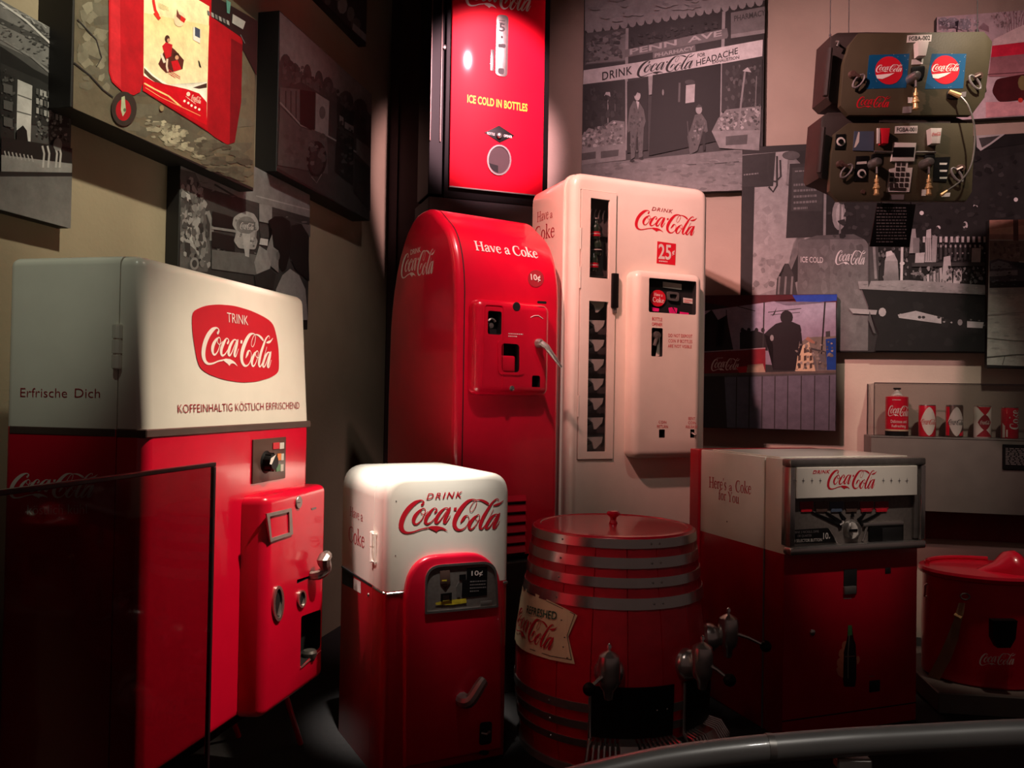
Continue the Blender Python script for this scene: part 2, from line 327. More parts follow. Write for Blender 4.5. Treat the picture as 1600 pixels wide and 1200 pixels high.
def sans(s, bold=0.0, space=1.0, shear=0.0):
    c = bpy.data.curves.new('t', 'FONT'); c.body = s; c.size = 1; c.offset = bold; c.space_character = space; c.shear = shear; c.resolution_u = 3; c.fill_mode = 'FRONT' if hasattr(c, 'fill_mode') else c.fill_mode
    o = bpy.data.objects.new('t', c); COL.objects.link(o); dg = bpy.context.evaluated_depsgraph_get()
    me = bpy.data.meshes.new_from_object(o.evaluated_get(dg))
    V = [(v.co.x, v.co.y) for v in me.vertices]; Fc = [tuple(p.vertices) for p in me.polygons]
    bpy.data.objects.remove(o); bpy.data.curves.remove(c); bpy.data.meshes.remove(me)
    return unit(V, Fc)
def outline(pts): return unit([(x, y) for x, y in pts], [tuple(range(len(pts)))])
def mark(name, data, parent, m, P0, P1, P2, n, off=.0012, warp=None):
    """lay unit-box marks on the parallelogram P0 (bottom left), P1 (bottom right), P2 (top left), raised along n"""
    V, Fc = data; bm = bmesh.new(); A = P1-P0; B = P2-P0
    vs_ = [bm.verts.new(warp(P0+A*u+B*v) if warp else P0+A*u+B*v+n*off) for u, v in V]
    for q in Fc:
        if len(set(q)) < 3: continue
        try: bm.faces.new([vs_[i] for i in q])
        except ValueError: pass
    me = bpy.data.meshes.new(name); bm.to_mesh(me); bm.free(); me.materials.append(m)
    o = bpy.data.objects.new(name, me); COL.objects.link(o); o.parent = parent; return o
NY = Vector((0, -1, 0)); NX = Vector((-1, 0, 0))
def dec(data, parent, fr, m, x0, y0, x1, y1, h, ax='y', v=0.0, lean=.0, off=.0012, name='lettering'):
    """pixel line (x0,y0)-(x1,y1) is the bottom edge of the mark, h its height in pixels at the left end"""
    g = lambda a, b: fr.hit(a, b, ax, v)
    P0, P1 = g(x0, y0), g(x1, y1); T = g(x0+lean, y0-h); P2 = Vector(P0); P2.z = T.z
    return mark(name, data, parent, m, P0, P1, P2, NY if ax == 'y' else NX, off)
def dashes(rows, seed=1, n=9):
    """rows of tiny unreadable type as short bars"""
    rnd = random.Random(seed); V = []; Fc = []
    for r in range(rows):
        x = 0; y = 1-(r+.75)/rows; e = 1 if r < rows-1 else .6
        while x < e-.02:
            l = min(rnd.uniform(.04, .13), e-x); b = len(V); V += [(x, y), (x+l, y), (x+l, y+.38/rows), (x, y+.38/rows)]; Fc.append((b, b+1, b+2, b+3)); x += l+.03
    V += [(0, 0), (1, 1)]; return V, Fc
class Print:
    """flat printed picture: coloured areas in photograph pixels laid on the plane y=v of a frame"""
    def __init__(s, fr, v): s.fr, s.v, s.bm, s.k = fr, v, bmesh.new(), 0; s.lay = s.bm.loops.layers.float_color.new('ink')
    def a(s, pts, c, c2=None):
        """c: grey or rgb; c2: second colour reached at the bottom (vertical blend of the ink)"""
        rgb = lambda q: lin((q, q, q) if isinstance(q, (int, float)) else q)
        s.k += 1; co = [s.fr.y(px, py, s.v) for px, py in pts]
        if hasattr(s.fr, 'lim'): co = [Vector((min(max(p.x, 0), s.fr.lim[0]), p.y, min(max(p.z, 0), s.fr.lim[1]))) for p in co]; y0, y1 = min(p[1] for p in pts), max(p[1] for p in pts)
        vs_ = [s.bm.verts.new(Vector((p.x, p.y-.00005*s.k, p.z))) for p in co]
        try: f = s.bm.faces.new(vs_)
        except ValueError: return
        for l, p in zip(f.loops, pts):
            a = rgb(c)
            if c2 is not None:
                t = (p[1]-y0)/max(y1-y0, 1e-6); a = tuple(u*(1-t)+w_*t for u, w_ in zip(a, rgb(c2)))
            l[s.lay] = a+(1,)
    def q(s, x0, y0, x1, y1, c, c2=None, sk=0): s.a([(x0, y0), (x1, y0+sk*(x1-x0)), (x1, y1+sk*(x1-x0)), (x0, y1)], c, c2)
    def e(s, cx, cy, rx, ry, c, n=14): s.a(circ(cx, cy, rx, ry, n), c)
    def l(s, pts, w_, c):
        V, Fc = stroke([(x, y, w_) for x, y in pts], 1, False)
        for f in Fc: s.a([V[i] for i in f], c)
    def d(s, data, x0, y0, x1, y1, h, c):
        V, Fc = data
        for f in Fc:
            if len(set(f)) > 2: s.a([(x0+(x1-x0)*V[i][0], y0+(y1-y0)*V[i][0]-h*V[i][1]) for i in f], c); s.k -= 1
        s.k += 1
    def sc(s, poly, n, size, c0, c1, seed=1, tint=(1, 1, 1), tall=1.0):
        """small uneven tonal flecks inside an area of the print"""
        rn = random.Random(seed); xs = [p[0] for p in poly]; ys = [p[1] for p in poly]; m = 0; tries = 0
        while m < n and tries < n*20:
            tries += 1; x, y = rn.uniform(min(xs), max(xs)), rn.uniform(min(ys), max(ys))
            def inside(x, y):
                ins = False
                for i in range(len(poly)):
                    (xa, ya), (xb, yb) = poly[i], poly[i-1]
                    if (ya > y) != (yb > y) and x < (xb-xa)*(y-ya)/(yb-ya)+xa: ins = not ins
                return ins
            g = rn.uniform(c0, c1); r = size*rn.uniform(.5, 1.2); k0 = s.k
            q = [(x+r*math.cos(R_(t+rn.uniform(-20, 20)))*rn.uniform(.5, 1.1), y+tall*r*math.sin(R_(t+rn.uniform(-20, 20)))*rn.uniform(.5, 1.1)) for t in (20, 80, 140, 200, 260, 320)]
            if not all(inside(*v) for v in q): continue
            s.a(q, tuple(g*q for q in tint)); s.k = k0+.2; m += 1
    def done(s, parent, name='print'):
        me = bpy.data.meshes.new(name); bmesh.ops.triangulate(s.bm, faces=[f for f in s.bm.faces if len(f.verts) > 4]); s.bm.to_mesh(me); s.bm.free(); me.materials.append(PR)
        o = bpy.data.objects.new(name, me); COL.objects.link(o); o.parent = parent; return o
def board(name, label, fr, quad, face, back, cat='photograph'):
    """picture panel: quad = pixel corners TL,TR,BR,BL; squared up on the plane y=face, solid back to y=back"""
    q = [fr.y(px, py, face) for px, py in quad]
    x0, x1 = (q[0].x+q[3].x)/2, (q[1].x+q[2].x)/2; z1, z0 = (q[0].z+q[1].z)/2, (q[2].z+q[3].z)/2
    f2 = Frame(0, 0, 0); o = thing(name, label, cat, fr); o.location = fr.M @ Vector((x0, 0, z0))
    f3 = Frame(0, 0, 0); f3.M = Matrix.Translation(o.location) @ Matrix.Rotation(fr.yaw, 4, 'Z'); f3.Mi = f3.M.inverted(); f3.loc = o.location; f3.yaw = fr.yaw; f3.lim = (x1-x0, z1-z0)
    ob('backing_board', rbox(0, x1-x0, face+.0005, back, 0, z1-z0, .003, 1), FRAME, o, 0)
    return o, f3
# ------------------------------------------------------------------ the room
FLZ = .05
CX, CY = -.95, 6.5
LW = Frame(CX-7*math.cos(R_(77)), CY-7*math.sin(R_(77)), 77)      # picture wall on the left, x runs away from the camera
RW = Frame(CX, CY, -13)                                          # picture wall on the right, x runs right
def struct(name, bm, m, fr=None, smooth=0):
    o = ob(name, bm, m, None, smooth, 'structure')
    if fr: o.matrix_world = fr.M
    return o
struct('floor', rbox(-4, 7, -1, 8, FLZ-.2, FLZ), FLOORM)
struct('ceiling', rbox(-4, 7, -1, 8, 5.6, 5.7), CEIL)
struct('wall_left', rbox(0, 7.0, 0, .15, FLZ, 5.6), WALL, LW)
struct('wall_right', rbox(0, 7.2, 0, .15, FLZ, 5.6), WALLR, RW)
# dark maroon strips added where the wall by the corner lies in shade
c0, c1 = RW.y(607, 300, -.12).x, RW.y(690, 300, -.12).x
struct('corner_shade', rbox(c0, c1, -.12, -.001, FLZ, 5.6, .004, 1), MAROON, RW)
struct('corner_shade_line', rbox(c0+.055, c0+.075, -.135, -.121, FLZ, 5.6), MAROON, RW)
s1, s0 = RW.y(1500, 795, -.012).z, RW.y(1500, 843, -.012).z
struct('trim_3', rbox(RW.y(1380, 800, -.012).x, 7.1, -.03, -.001, s0, s1, .003, 1), STRIPE, RW)

# ------------------------------------------------------------------ pictures on the left wall
o, f = board('wall_photograph', 'grey photograph of an old bar interior, at the left edge of the view', LW, [(-60, -30), (112, 58), (112, 358), (-60, 312)], -.05, -.001)
p = Print(f, -.05)
p.a([(-60, -35), (112, 57), (112, 358), (-60, 312)], 74, 60)
p.a([(-60, -35), (112, 57), (112, 122), (0, 68), (-60, 30)], 108)
p.a([(-60, 0), (112, 80), (112, 92), (-60, 8)], 60)
for k in range(6): p.l([(18+k*15, 14+k*9), (40+k*12, 36+k*8), (60+k*9, 40+k*9)], 3, 62)
for k in range(5): p.l([(4+k*18, 12+k*7), (26+k*18, 16+k*7), (36+k*18, 30+k*7)], 2.5, 150)
pass
p.l([(0, 4), (40, 32), (104, 92)], 3, 190); p.l([(0, 60), (50, 90), (108, 140)], 3, 120)
p.a([(0, 80), (104, 142), (108, 200), (0, 190)], 38)
p.a([(0, 72), (12, 80), (30, 92), (52, 108), (80, 122), (98, 138), (98, 146), (60, 124), (20, 106), (0, 98)], 24)
p.a([(27, 124), (50, 134), (47, 224), (25, 210)], 170, 200); p.l([(27, 148), (49, 156)], 2, 90); p.l([(26, 174), (48, 180)], 2, 90)
p.a([(0, 112), (22, 120), (22, 222), (0, 216)], 30)
p.sc([(0, 10), (108, 62), (108, 120), (0, 66)], 60, 4, 50, 120, 1, (1, 1, 1), .6); p.sc([(52, 136), (106, 148), (108, 226), (50, 216)], 110, 3.2, 24, 150, 2); p.sc([(0, 100), (24, 116), (22, 214), (0, 208)], 40, 3, 24, 90, 3)
for r in range(3):
    p.a([(4, 130+r*26), (18, 134+r*26), (18, 148+r*26), (4, 144+r*26)], 78)
    for k in range(7): p.a([(55+k*6, 138+r*15+k*2), (59+k*6, 139+r*15+k*2), (59+k*6, 148+r*15+k*2), (55+k*6, 147+r*15+k*2)], 150 if (k+r) % 3 else 80)
p.a([(24, 204), (34, 196), (40, 204), (42, 222), (24, 218)], 16)
p.a([(0, 214), (111, 232), (111, 262), (0, 246)], 22); p.a([(0, 242), (111, 256), (111, 270), (0, 268)], 128)
for k in range(8): p.l([(5+k*6, 236+k), (8+k*6, 246+k)], 2, 150)
for x in (64, 72, 84, 90): p.l([(x, 228), (x+3, 240), (x+1, 262)], 3, 165)
p.e(88, 226, 7, 10, 120)
p.a([(-60, 268), (111, 270), (111, 276), (-60, 276)], 30); p.a([(-60, 276), (111, 276), (111, 358), (-60, 312)], 100, 118)
p.done(o)

o, f = board('wall_poster', 'colour picture of a red wheeled drink barrow carrying a pale advert, on the left wall', LW, [(115, -170), (402, 5), (397, 296), (115, 174)], -.15, -.001, 'poster')
p = Print(f, -.15)
p.a([(115, -240), (402, -60), (397, 294), (114, 173)], (92, 88, 72), (104, 96, 80))
GR = [(116, -60), (400, 60), (396, 292), (115, 172)]; TN = (1, .97, .84)
p.sc(GR, 70, 26, 84, 104, 3, TN, .6); p.sc([(150, -20), (170, -10), (172, 150), (120, 120), (118, 20)], 34, 13, 100, 134, 4, TN); p.sc([(215, 172), (330, 215), (350, 266), (236, 222)], 60, 9, 116, 160, 5, TN, .5); p.sc([(250, 184), (290, 198), (296, 238), (250, 222)], 40, 6, 150, 190, 6, TN, .8); p.sc([(290, 205), (396, 236), (396, 290), (320, 268)], 60, 13, 70, 96, 7, TN, .5)
p.l([(115, 98), (140, 118), (160, 140), (176, 152)], 2, 46); p.l([(120, 30), (150, 62), (158, 90), (150, 104)], 1.5, 56)
p.a([(310, -20), (402, 24), (402, 120), (380, 80), (356, 52), (320, 40)], (34, 24, 26))
p.a([(169, -60), (224, -36), (222, 130), (218, 144), (208, 149), (190, 143), (174, 128), (169, 112)], (186, 22, 34))
p.a([(172, -40), (186, -36), (188, 138), (176, 126), (171, 110)], (206, 40, 50))
p.a([(320, 20), (378, 60), (378, 72), (376, 150), (366, 222), (354, 226), (334, 214), (322, 204)], (168, 16, 28)); p.a([(360, 60), (378, 70), (376, 160), (366, 222), (358, 224)], (120, 12, 22))
p.a([(222, -60), (330, -20), (324, 206), (318, 200), (222, 142)], (186, 14, 28))
p.a([(224, -50), (326, 10), (322, 192), (314, 190), (223, 135)], (250, 236, 190))
p.a([(224, 20), (326, 40), (322, 130), (300, 138), (250, 128), (224, 100)], (244, 222, 160), (255, 240, 200))
p.a([(224, 103), (240, 118), (262, 132), (285, 139), (322, 128), (322, 160), (300, 150), (270, 148), (250, 142), (234, 130), (224, 118)], (255, 252, 240))
p.a([(224, 106), (236, 118), (252, 130), (270, 136), (262, 137), (246, 132), (232, 122), (224, 114)], (90, 66, 50)); p.a([(300, 137), (322, 130), (322, 137), (310, 139)], (70, 50, 44))
p.a([(223, 118), (240, 128), (262, 140), (290, 139), (310, 146), (322, 160), (322, 196), (222, 142)], (214, 10, 30))
p.l([(224, 130), (240, 139), (262, 150), (282, 167)], 2.4, (255, 220, 150)); p.l([(226, 137), (250, 152), (312, 181)], 1.2, (255, 160, 110))
p.d(SCRIPT, 298, 158, 313, 163, 11, (255, 236, 220)); p.d(dashes(1, 3), 289, 152, 315, 172, 3, (255, 230, 220)); p.e(293, 147, 3, 3.5, (255, 236, 220))
for x, y in ((287, 158), (293, 161), (298, 165), (304, 168), (310, 171)): p.e(x, y, 2, 2.2, (255, 240, 230), 7)
# people on the poster (tiny seated couple), small product shots
p.a([(246, 100), (254, 82), (262, 70), (272, 78), (286, 94), (284, 108), (270, 112), (258, 114), (250, 106)], (90, 40, 34)); p.e(260, 61, 4, 6, (70, 36, 30)); p.e(262, 63, 2.4, 3, (214, 160, 130)); p.e(274, 87, 5, 5, (60, 30, 26)); p.e(275, 90, 3, 3.5, (214, 160, 130))
p.a([(252, 72), (258, 66), (268, 70), (266, 88), (258, 92)], (200, 30, 40)); p.a([(266, 96), (276, 94), (282, 108), (270, 112)], (206, 24, 36)); p.l([(260, 92), (259, 104), (261, 112)], 3, (240, 216, 196)); p.l([(250, 84), (256, 98)], 4, (240, 230, 214))
p.d(dashes(3, 5), 262, 116, 280, 128, 9, (216, 40, 40))
p.l([(238, 0), (241, 16), (246, 25)], 4, (214, 40, 40)); p.l([(240, 20), (248, 30)], 5, (220, 50, 40)); p.d(dashes(4, 8), 246, 12, 262, 20, 9, (214, 196, 150))
p.e(279, 30, 9, 12, (240, 214, 180)); p.a([(275, 14), (278, 22), (288, 30), (280, 32), (274, 26)], (120, 60, 50)); p.a([(281, 24), (289, 30), (286, 36), (280, 32)], (206, 40, 36))
p.a([(300, 42), (312, 46), (311, 68), (300, 62)], (236, 232, 226)); p.a([(303, 42), (311, 46), (311, 60), (303, 56)], (66, 76, 100)); p.a([(308, 94), (310, 96), (313, 106), (310, 104)], (40, 30, 30))
p.e(192, 170, 20, 27, (52, 46, 42), 20); p.e(191, 172, 12, 17, (170, 22, 34), 18); p.a([(188, 152), (193, 150), (195, 174), (190, 182), (187, 172)], (178, 190, 156)); p.e(193, 172, 2.4, 3, (90, 110, 84), 8)
p.e(251, 169, 3.5, 5, (150, 130, 96), 9)
for k in range(6): p.a([(322+k*6, 16+k*3), (326+k*6, 18+k*3), (327+k*6, 25+k*3), (323+k*6, 23+k*3)], 150 if k % 2 else 110)
p.a([(352, 0), (359, 4), (357, 22), (353, 20)], (90, 150, 140)); p.a([(362, 22), (382, 34), (378, 46), (361, 36)], 170); p.l([(368, 0), (402, 24)], 2, 130); p.l([(374, 54), (381, 68)], 1.2, 110)
p.done(o)

o, f = board('wall_photograph', 'grey photograph of a man facing a round scalloped fountain sign, on the left wall', LW, [(281, 200), (484, 304), (482, 500), (279, 500)], -.07, -.001)
p = Print(f, -.07)
p.a([(281, 200), (484, 304), (482, 500), (279, 500)], 58, 50)
p.a([(281, 200), (484, 304), (484, 340), (400, 316), (330, 296), (281, 280)], 120); p.l([(335, 288), (400, 326), (484, 348)], 3, 50); p.l([(400, 306), (484, 328)], 2, 150)
p.a([(281, 264), (305, 270), (318, 300), (322, 340), (330, 400), (324, 425), (281, 424)], 84)
for k, (a, b) in enumerate([((300, 290), (310, 330)), ((290, 320), (312, 372)), ((284, 335), (300, 380)), ((306, 340), (322, 396)), ((288, 372), (318, 410)), ((312, 300), (302, 350)), ((284, 300), (296, 318)), ((324, 330), (330, 376))]):
    p.l([a, ((a[0]+b[0])/2+4, (a[1]+b[1])/2-3), b], 6, (150, 128, 166, 120)[k % 4])
p.sc([(281, 266), (322, 290), (330, 420), (281, 424)], 130, 5, 40, 150, 11, (1, 1, 1), 1.6); p.sc([(335, 366), (400, 372), (400, 428), (332, 420)], 50, 5, 30, 112, 12, (1, 1, 1), .5); p.sc([(290, 268), (400, 320), (480, 345), (480, 352), (330, 300)], 30, 6, 84, 128, 13, (1, 1, 1), .3)
p.e(303, 412, 7, 10, 128); p.e(303, 412, 4, 6, 60)
p.a([(331, 330), (366, 340), (364, 360), (330, 352)], 22); p.l([(330, 356), (372, 362)], 4, 130); p.a([(330, 362), (366, 370), (366, 394), (330, 386)], 26); p.a([(330, 390), (400, 398), (400, 430), (330, 420)], 96)
p.a(rpoly([(364, 340), (372, 334), (384, 330), (396, 334), (402, 344), (404, 358), (396, 366), (402, 376), (398, 390), (372, 388), (364, 376), (370, 362), (362, 352)], 3, 3), 150)
p.sc([(366, 336), (402, 340), (402, 388), (366, 386)], 50, 2.5, 90, 175, 15); p.e(383, 352, 15, 14, 112, 18); p.a([(372, 344), (398, 347), (397, 360), (373, 358)], 96); p.d(SCRIPT, 374, 358, 396, 360, 11, 196); p.a([(377, 364), (390, 366), (388, 402), (382, 400)], 168)
p.a([(404, 318), (424, 322), (424, 350), (404, 346)], 130); p.a([(404, 350), (420, 354), (420, 372), (406, 372)], 60); p.a([(406, 372), (418, 374), (417, 384), (404, 382)], 180)
p.sc([(454, 352), (482, 360), (482, 440), (452, 410)], 40, 5, 18, 60, 14, (1, 1, 1), 1.6)
p.a([(418, 345), (428, 338), (440, 338), (452, 346), (454, 366), (452, 396), (446, 420), (440, 424), (428, 404), (420, 384), (424, 360)], 18)
p.a([(420, 376), (424, 366), (426, 386), (434, 392), (430, 420), (420, 412), (414, 396)], 122); p.a([(424, 388), (434, 394), (434, 426), (422, 416)], 112); p.e(433, 400, 3, 7, 96)
p.a([(404, 384), (416, 392), (422, 414), (416, 436), (400, 430), (396, 410)], 136); p.a([(396, 430), (420, 420), (430, 428), (426, 452), (398, 448)], 40)
p.a([(454, 352), (470, 350), (480, 364), (483, 440), (460, 420), (452, 400)], 26); p.a([(456, 346), (484, 352), (484, 372), (470, 350)], 90)
p.a([(430, 452), (440, 430), (452, 420), (466, 430), (476, 452), (480, 500), (424, 500)], 134)
p.done(o)

o, f = board('wall_photograph', 'dim grey photograph of an old bus parked below bare trees, beside the painted corner shade', LW, [(437, 18), (581, 146), (578, 350), (432, 262)], -.13, -.001)
p = Print(f, -.13)
p.a([(437, 18), (581, 144), (578, 352), (433, 262)], 58, 44)
p.a([(437, 18), (581, 144), (580, 180), (520, 140), (470, 112), (437, 96)], 120, 96)
for x, y, rx, ry in ((446, 106, 10, 22), (460, 116, 9, 18), (480, 122, 7, 22), (498, 130, 7, 20), (512, 138, 9, 18), (540, 158, 12, 16), (562, 172, 12, 18)): p.e(x, y, rx, ry, 52)
p.sc([(438, 84), (470, 100), (520, 132), (578, 170), (578, 210), (520, 170), (440, 130)], 150, 5, 36, 70, 21, (1, 1, 1), 1.4)
p.a([(436, 140), (470, 128), (490, 140), (556, 180), (576, 220), (576, 262), (436, 170)], 44)
p.a([(437, 136), (468, 140), (468, 190), (437, 164)], 70); [p.l([(x, 142), (x, 186)], 1.6, 34) for x in (446, 454, 462)]
p.l([(437, 160), (470, 196), (500, 206), (578, 250)], 2.4, 112); p.a([(437, 166), (470, 200), (510, 210), (512, 272), (433, 258)], 66)
p.a([(468, 140), (492, 144), (491, 206), (468, 194)], 18); p.a([(493, 145), (514, 158), (512, 214), (492, 203)], 112); p.e(503, 176, 5, 10, 70)
p.a([(526, 158), (552, 178), (551, 210), (526, 194)], 26); p.a([(530, 180), (536, 184), (536, 196), (530, 192)], 100); p.a([(538, 190), (552, 198), (552, 208), (538, 200)], 92)
p.a([(526, 200), (552, 216), (551, 290), (522, 268)], 22); p.e(494, 248, 16, 28, 24, 18); p.e(494, 252, 11, 20, 40, 16); p.l([(486, 276), (494, 286), (502, 272)], 1.6, 96)
p.sc([(437, 172), (512, 212), (512, 270), (434, 256)], 50, 6, 54, 76, 22); p.sc([(526, 160), (552, 180), (551, 284), (524, 264)], 40, 4, 16, 60, 23)
p.a([(556, 216), (578, 232), (578, 262), (556, 240)], 80); p.a([(554, 248), (578, 266), (578, 330), (552, 300)], 34)
p.done(o)

o, f = board('wall_photograph', 'mostly hidden dark photograph above the bus picture, cut by the top of the view', LW, [(500, -90), (574, -20), (572, 66), (498, 4)], -.06, -.001)
p = Print(f, -.06); p.a([(500, -90), (574, -20), (572, 66), (498, 4)], 50)
for x, y, rx, ry, c in ((535, 8, 8, 14, 140), (548, 22, 6, 12, 110), (556, 38, 8, 10, 90), (528, -8, 8, 10, 110), (512, 2, 5, 6, 90)): p.e(x, y, rx, ry, c, 9)
p.a([(552, 36), (572, 54), (572, 66), (550, 46)], 150); p.done(o)

# ------------------------------------------------------------------ pictures on the right wall
o, f = board('wall_photograph', 'large grey photograph of a pharmacy front with two men, above the cream cabinet', RW, [(914, -60), (1198, -84), (1190, 302), (908, 302)], -.06, -.001)
p = Print(f, -.06)
p.a([(914, -62), (1198, -84), (1190, 306), (908, 306)], 34, 60)
p.a([(914, -62), (1198, -84), (1196, 0), (914, 48)], 150, 138)
for k in range(21):
    x = 922+k*13.2; y = 47-.166*(x-914); p.e(x, y, 6.2, 8, 142, 9)
p.a([(915, 52), (980, 44), (980, 96), (914, 102)], 74); p.a([(916, 100), (926, 72), (980, 52), (980, 94)], 120)
p.a([(1142, 20), (1196, 10), (1195, 52), (1142, 60)], 112); p.d(sans('PHARMACY', .02), 1147, 34, 1196, 24, 9, 66)
p.l([(980, 44), (977, 235)], 4.5, 150); p.l([(1131, 18), (1126, 205)], 5, 150)
p.a([(976, 78), (1136, 44), (1138, 56), (1136, 60), (976, 90)], 112); p.d(sans('PENN  AVE', .02), 984, 86, 1128, 56, 9, 176)
p.a([(1020, 82), (1086, 70), (1087, 80), (1020, 92)], 108); p.d(sans('PHARMACY', .02), 1023, 90, 1084, 78, 6, 170)
p.a([(1142, 54), (1195, 46), (1195, 52), (1142, 60)], 140)
p.a([(912, 110), (1000, 97), (1192, 62), (1191, 88), (1040, 116), (911, 132)], 205, 196)
p.d(sans('DRINK', .015, 1.1), 941, 126, 988, 116, 13, 30)
p.d(SCRIPT, 995, 122, 1086, 106, 24, 26)
p.d(sans('FOR', .02), 1090, 90, 1102, 88, 6, 40); p.d(sans('HEADACHE', .012), 1088, 104, 1153, 84, 10, 32); p.d(sans('EXHAUSTION', .02), 1113, 100, 1155, 92, 5, 44)
p.a([(911, 134), (977, 126), (977, 228), (909, 235)], 40); p.l([(950, 148), (950, 196)], 1.4, 150); p.a([(944, 150), (947, 144), (953, 144), (954, 151)], 180); p.l([(961, 150), (961, 174)], 1.2, 90)
p.a([(909, 212), (920, 200), (935, 204), (944, 196), (958, 188), (976, 190), (977, 228), (908, 236)], 128)
p.sc([(909, 208), (922, 200), (958, 188), (976, 190), (977, 230), (908, 236)], 130, 3.4, 70, 190, 31); p.sc([(911, 136), (976, 128), (976, 190), (911, 205)], 60, 4, 24, 66, 32, (1, 1, 1), 1.6); p.sc([(915, 54), (978, 46), (978, 92), (915, 100)], 70, 6, 50, 120, 33, (1, 1, 1), .7); p.sc([(984, 52), (1126, 30), (1126, 46), (984, 76)], 60, 4, 22, 66, 34)
p.a([(907, 233), (978, 224), (978, 250), (907, 258)], 138); p.a([(909, 240), (931, 237), (931, 248), (909, 251)], 80); p.a([(939, 237), (967, 234), (966, 244), (939, 248)], 80)
p.a([(907, 258), (1190, 230), (1190, 306), (907, 306)], 112, 128); p.l([(1070, 258), (1120, 256), (1190, 250)], 1.6, 60)
p.sc([(908, 258), (1190, 232), (1190, 304), (908, 304)], 160, 9, 100, 134, 35, (1, 1, 1), .35); p.sc([(914, -50), (1196, -70), (1196, -2), (914, 44)], 90, 12, 128, 152, 36, (1, 1, 1), .4)
p.a([(980, 128), (1012, 122), (1012, 235), (980, 240)], 26); p.a([(1013, 120), (1020, 119), (1019, 148), (1014, 149)], 150); p.a([(1020, 118), (1126, 100), (1124, 220), (1014, 244)], 20)
p.a([(1072, 134), (1086, 132), (1085, 160), (1071, 162)], 176); p.l([(1062, 130), (1061, 160)], 3, 90); p.e(1036, 145, 1.6, 5, 130, 7); p.e(1078, 129, 8, 4, 60)
# man standing
p.a([(990, 158), (1000, 162), (1006, 172), (1009, 190), (1006, 200), (1004, 245), (998, 248), (997, 205), (994, 205), (992, 246), (986, 250), (985, 205), (981, 208), (980, 202), (984, 170)], 92)
p.a([(994, 158), (999, 160), (997, 172)], 190); p.e(996, 150, 5, 8, 176, 12); p.a([(990, 146), (994, 141), (1000, 142), (1001, 147), (996, 145), (992, 152)], 24); p.e(988, 252, 4, 2, 30, 8); p.e(1002, 248, 4, 2, 30, 8)
p.sc([(984, 166), (1006, 168), (1004, 240), (984, 240)], 50, 2.4, 60, 112, 39, (1, 1, 1), 1.6); pass
# man sitting
p.a([(1086, 180), (1096, 178), (1104, 190), (1106, 206), (1096, 212), (1090, 236), (1078, 242), (1074, 214), (1080, 200)], 84); p.e(1092, 172, 5, 7, 150, 12); p.a([(1087, 169), (1092, 163), (1098, 168)], 60); p.l([(1084, 206), (1096, 202)], 3, 140); p.l([(1100, 206), (1100, 236)], 4, 30); p.l([(1074, 190), (1077, 230)], 1.5, 70)
p.sc([(1080, 178), (1102, 186), (1104, 206), (1080, 238)], 40, 2.4, 50, 120, 41, (1, 1, 1), 1.4)
p.a([(1128, 100), (1191, 92), (1190, 170), (1127, 176)], 44); p.a([(1135, 172), (1189, 166), (1188, 206), (1112, 206), (1122, 186)], 118)
p.sc([(1130, 104), (1190, 96), (1189, 168), (1128, 174)], 70, 4, 28, 90, 37, (1, 1, 1), 1.5); p.sc([(1135, 174), (1189, 168), (1188, 206), (1112, 206), (1122, 188)], 120, 3.4, 60, 180, 38)
p.l([(1164, 112), (1158, 160), (1154, 200)], 3, 130); p.a([(1160, 112), (1168, 106), (1174, 114)], 176); p.l([(1182, 120), (1180, 170)], 1.4, 110)
p.a([(1112, 206), (1188, 204), (1186, 236), (1124, 232)], 132); p.a([(1134, 214), (1168, 211), (1167, 226), (1134, 228)], 78)
p.done(o)

o, f = board('wall_photograph', 'wide dark photograph of a soda counter with bottles, cups and a round-topped cooler', RW, [(1160, 243), (1760, 186), (1745, 556), (1156, 546)], -.07, -.001)
p = Print(f, -.07)
p.a([(1160, 242), (1760, 184), (1745, 556), (1155, 548)], 34)
p.a([(1160, 242), (1232, 236), (1228, 290), (1290, 296), (1300, 372), (1240, 380), (1220, 460), (1156, 500)], 156, 140)
p.a([(1157, 470), (1246, 440), (1246, 548), (1156, 548)], 128); p.sc([(1160, 246), (1228, 240), (1226, 380), (1158, 400)], 70, 9, 138, 158, 51, (1, 1, 1), 1.4); p.sc([(1158, 400), (1226, 380), (1244, 540), (1158, 540)], 60, 8, 104, 146, 52)
p.a([(1234, 256), (1290, 254), (1288, 370), (1228, 372)], 44); p.a([(1238, 262), (1288, 260), (1284, 330), (1236, 330)], 58); p.d(dashes(1, 2), 1242, 270, 1282, 268, 5, 120); p.d(dashes(5, 3), 1240, 330, 1276, 328, 46, 110)
p.a([(1157, 243), (1212, 238), (1208, 291), (1157, 294)], 46); p.d(dashes(1, 3), 1162, 276, 1200, 272, 6, 120); p.a([(1157, 292), (1179, 291), (1175, 462), (1156, 462)], 34); p.l([(1201, 292), (1208, 300), (1214, 290), (1214, 244)], 3, 40)
p.l([(1201, 240), (1200, 268), (1203, 282), (1212, 284), (1220, 276), (1219, 250)], 3, 50); p.e(1236, 243, 14, 7, 80)
p.l([(1290, 255), (1288, 372)], 4, 130); p.a([(1292, 256), (1380, 250), (1370, 372), (1290, 374)], 30)
p.e(1311, 336, 11, 24, 138, 14); p.e(1312, 336, 6, 18, 168, 12); p.e(1364, 338, 8, 22, 128, 12); p.l([(1314, 300), (1312, 370)], 3, 110)
p.a([(1336, 300), (1760, 200), (1750, 390), (1340, 390)], 40, 34)
for x, y in ((1440, 333), (1524, 322), (1587, 312), (1466, 356)): p.e(x, y, 3.4, 3.4, 220, 10)
p.e(1508, 352, 4, 6, 190, 10); p.a([(1440, 190+27), (1600, 200), (1600, 225), (1520, 236)], 26)
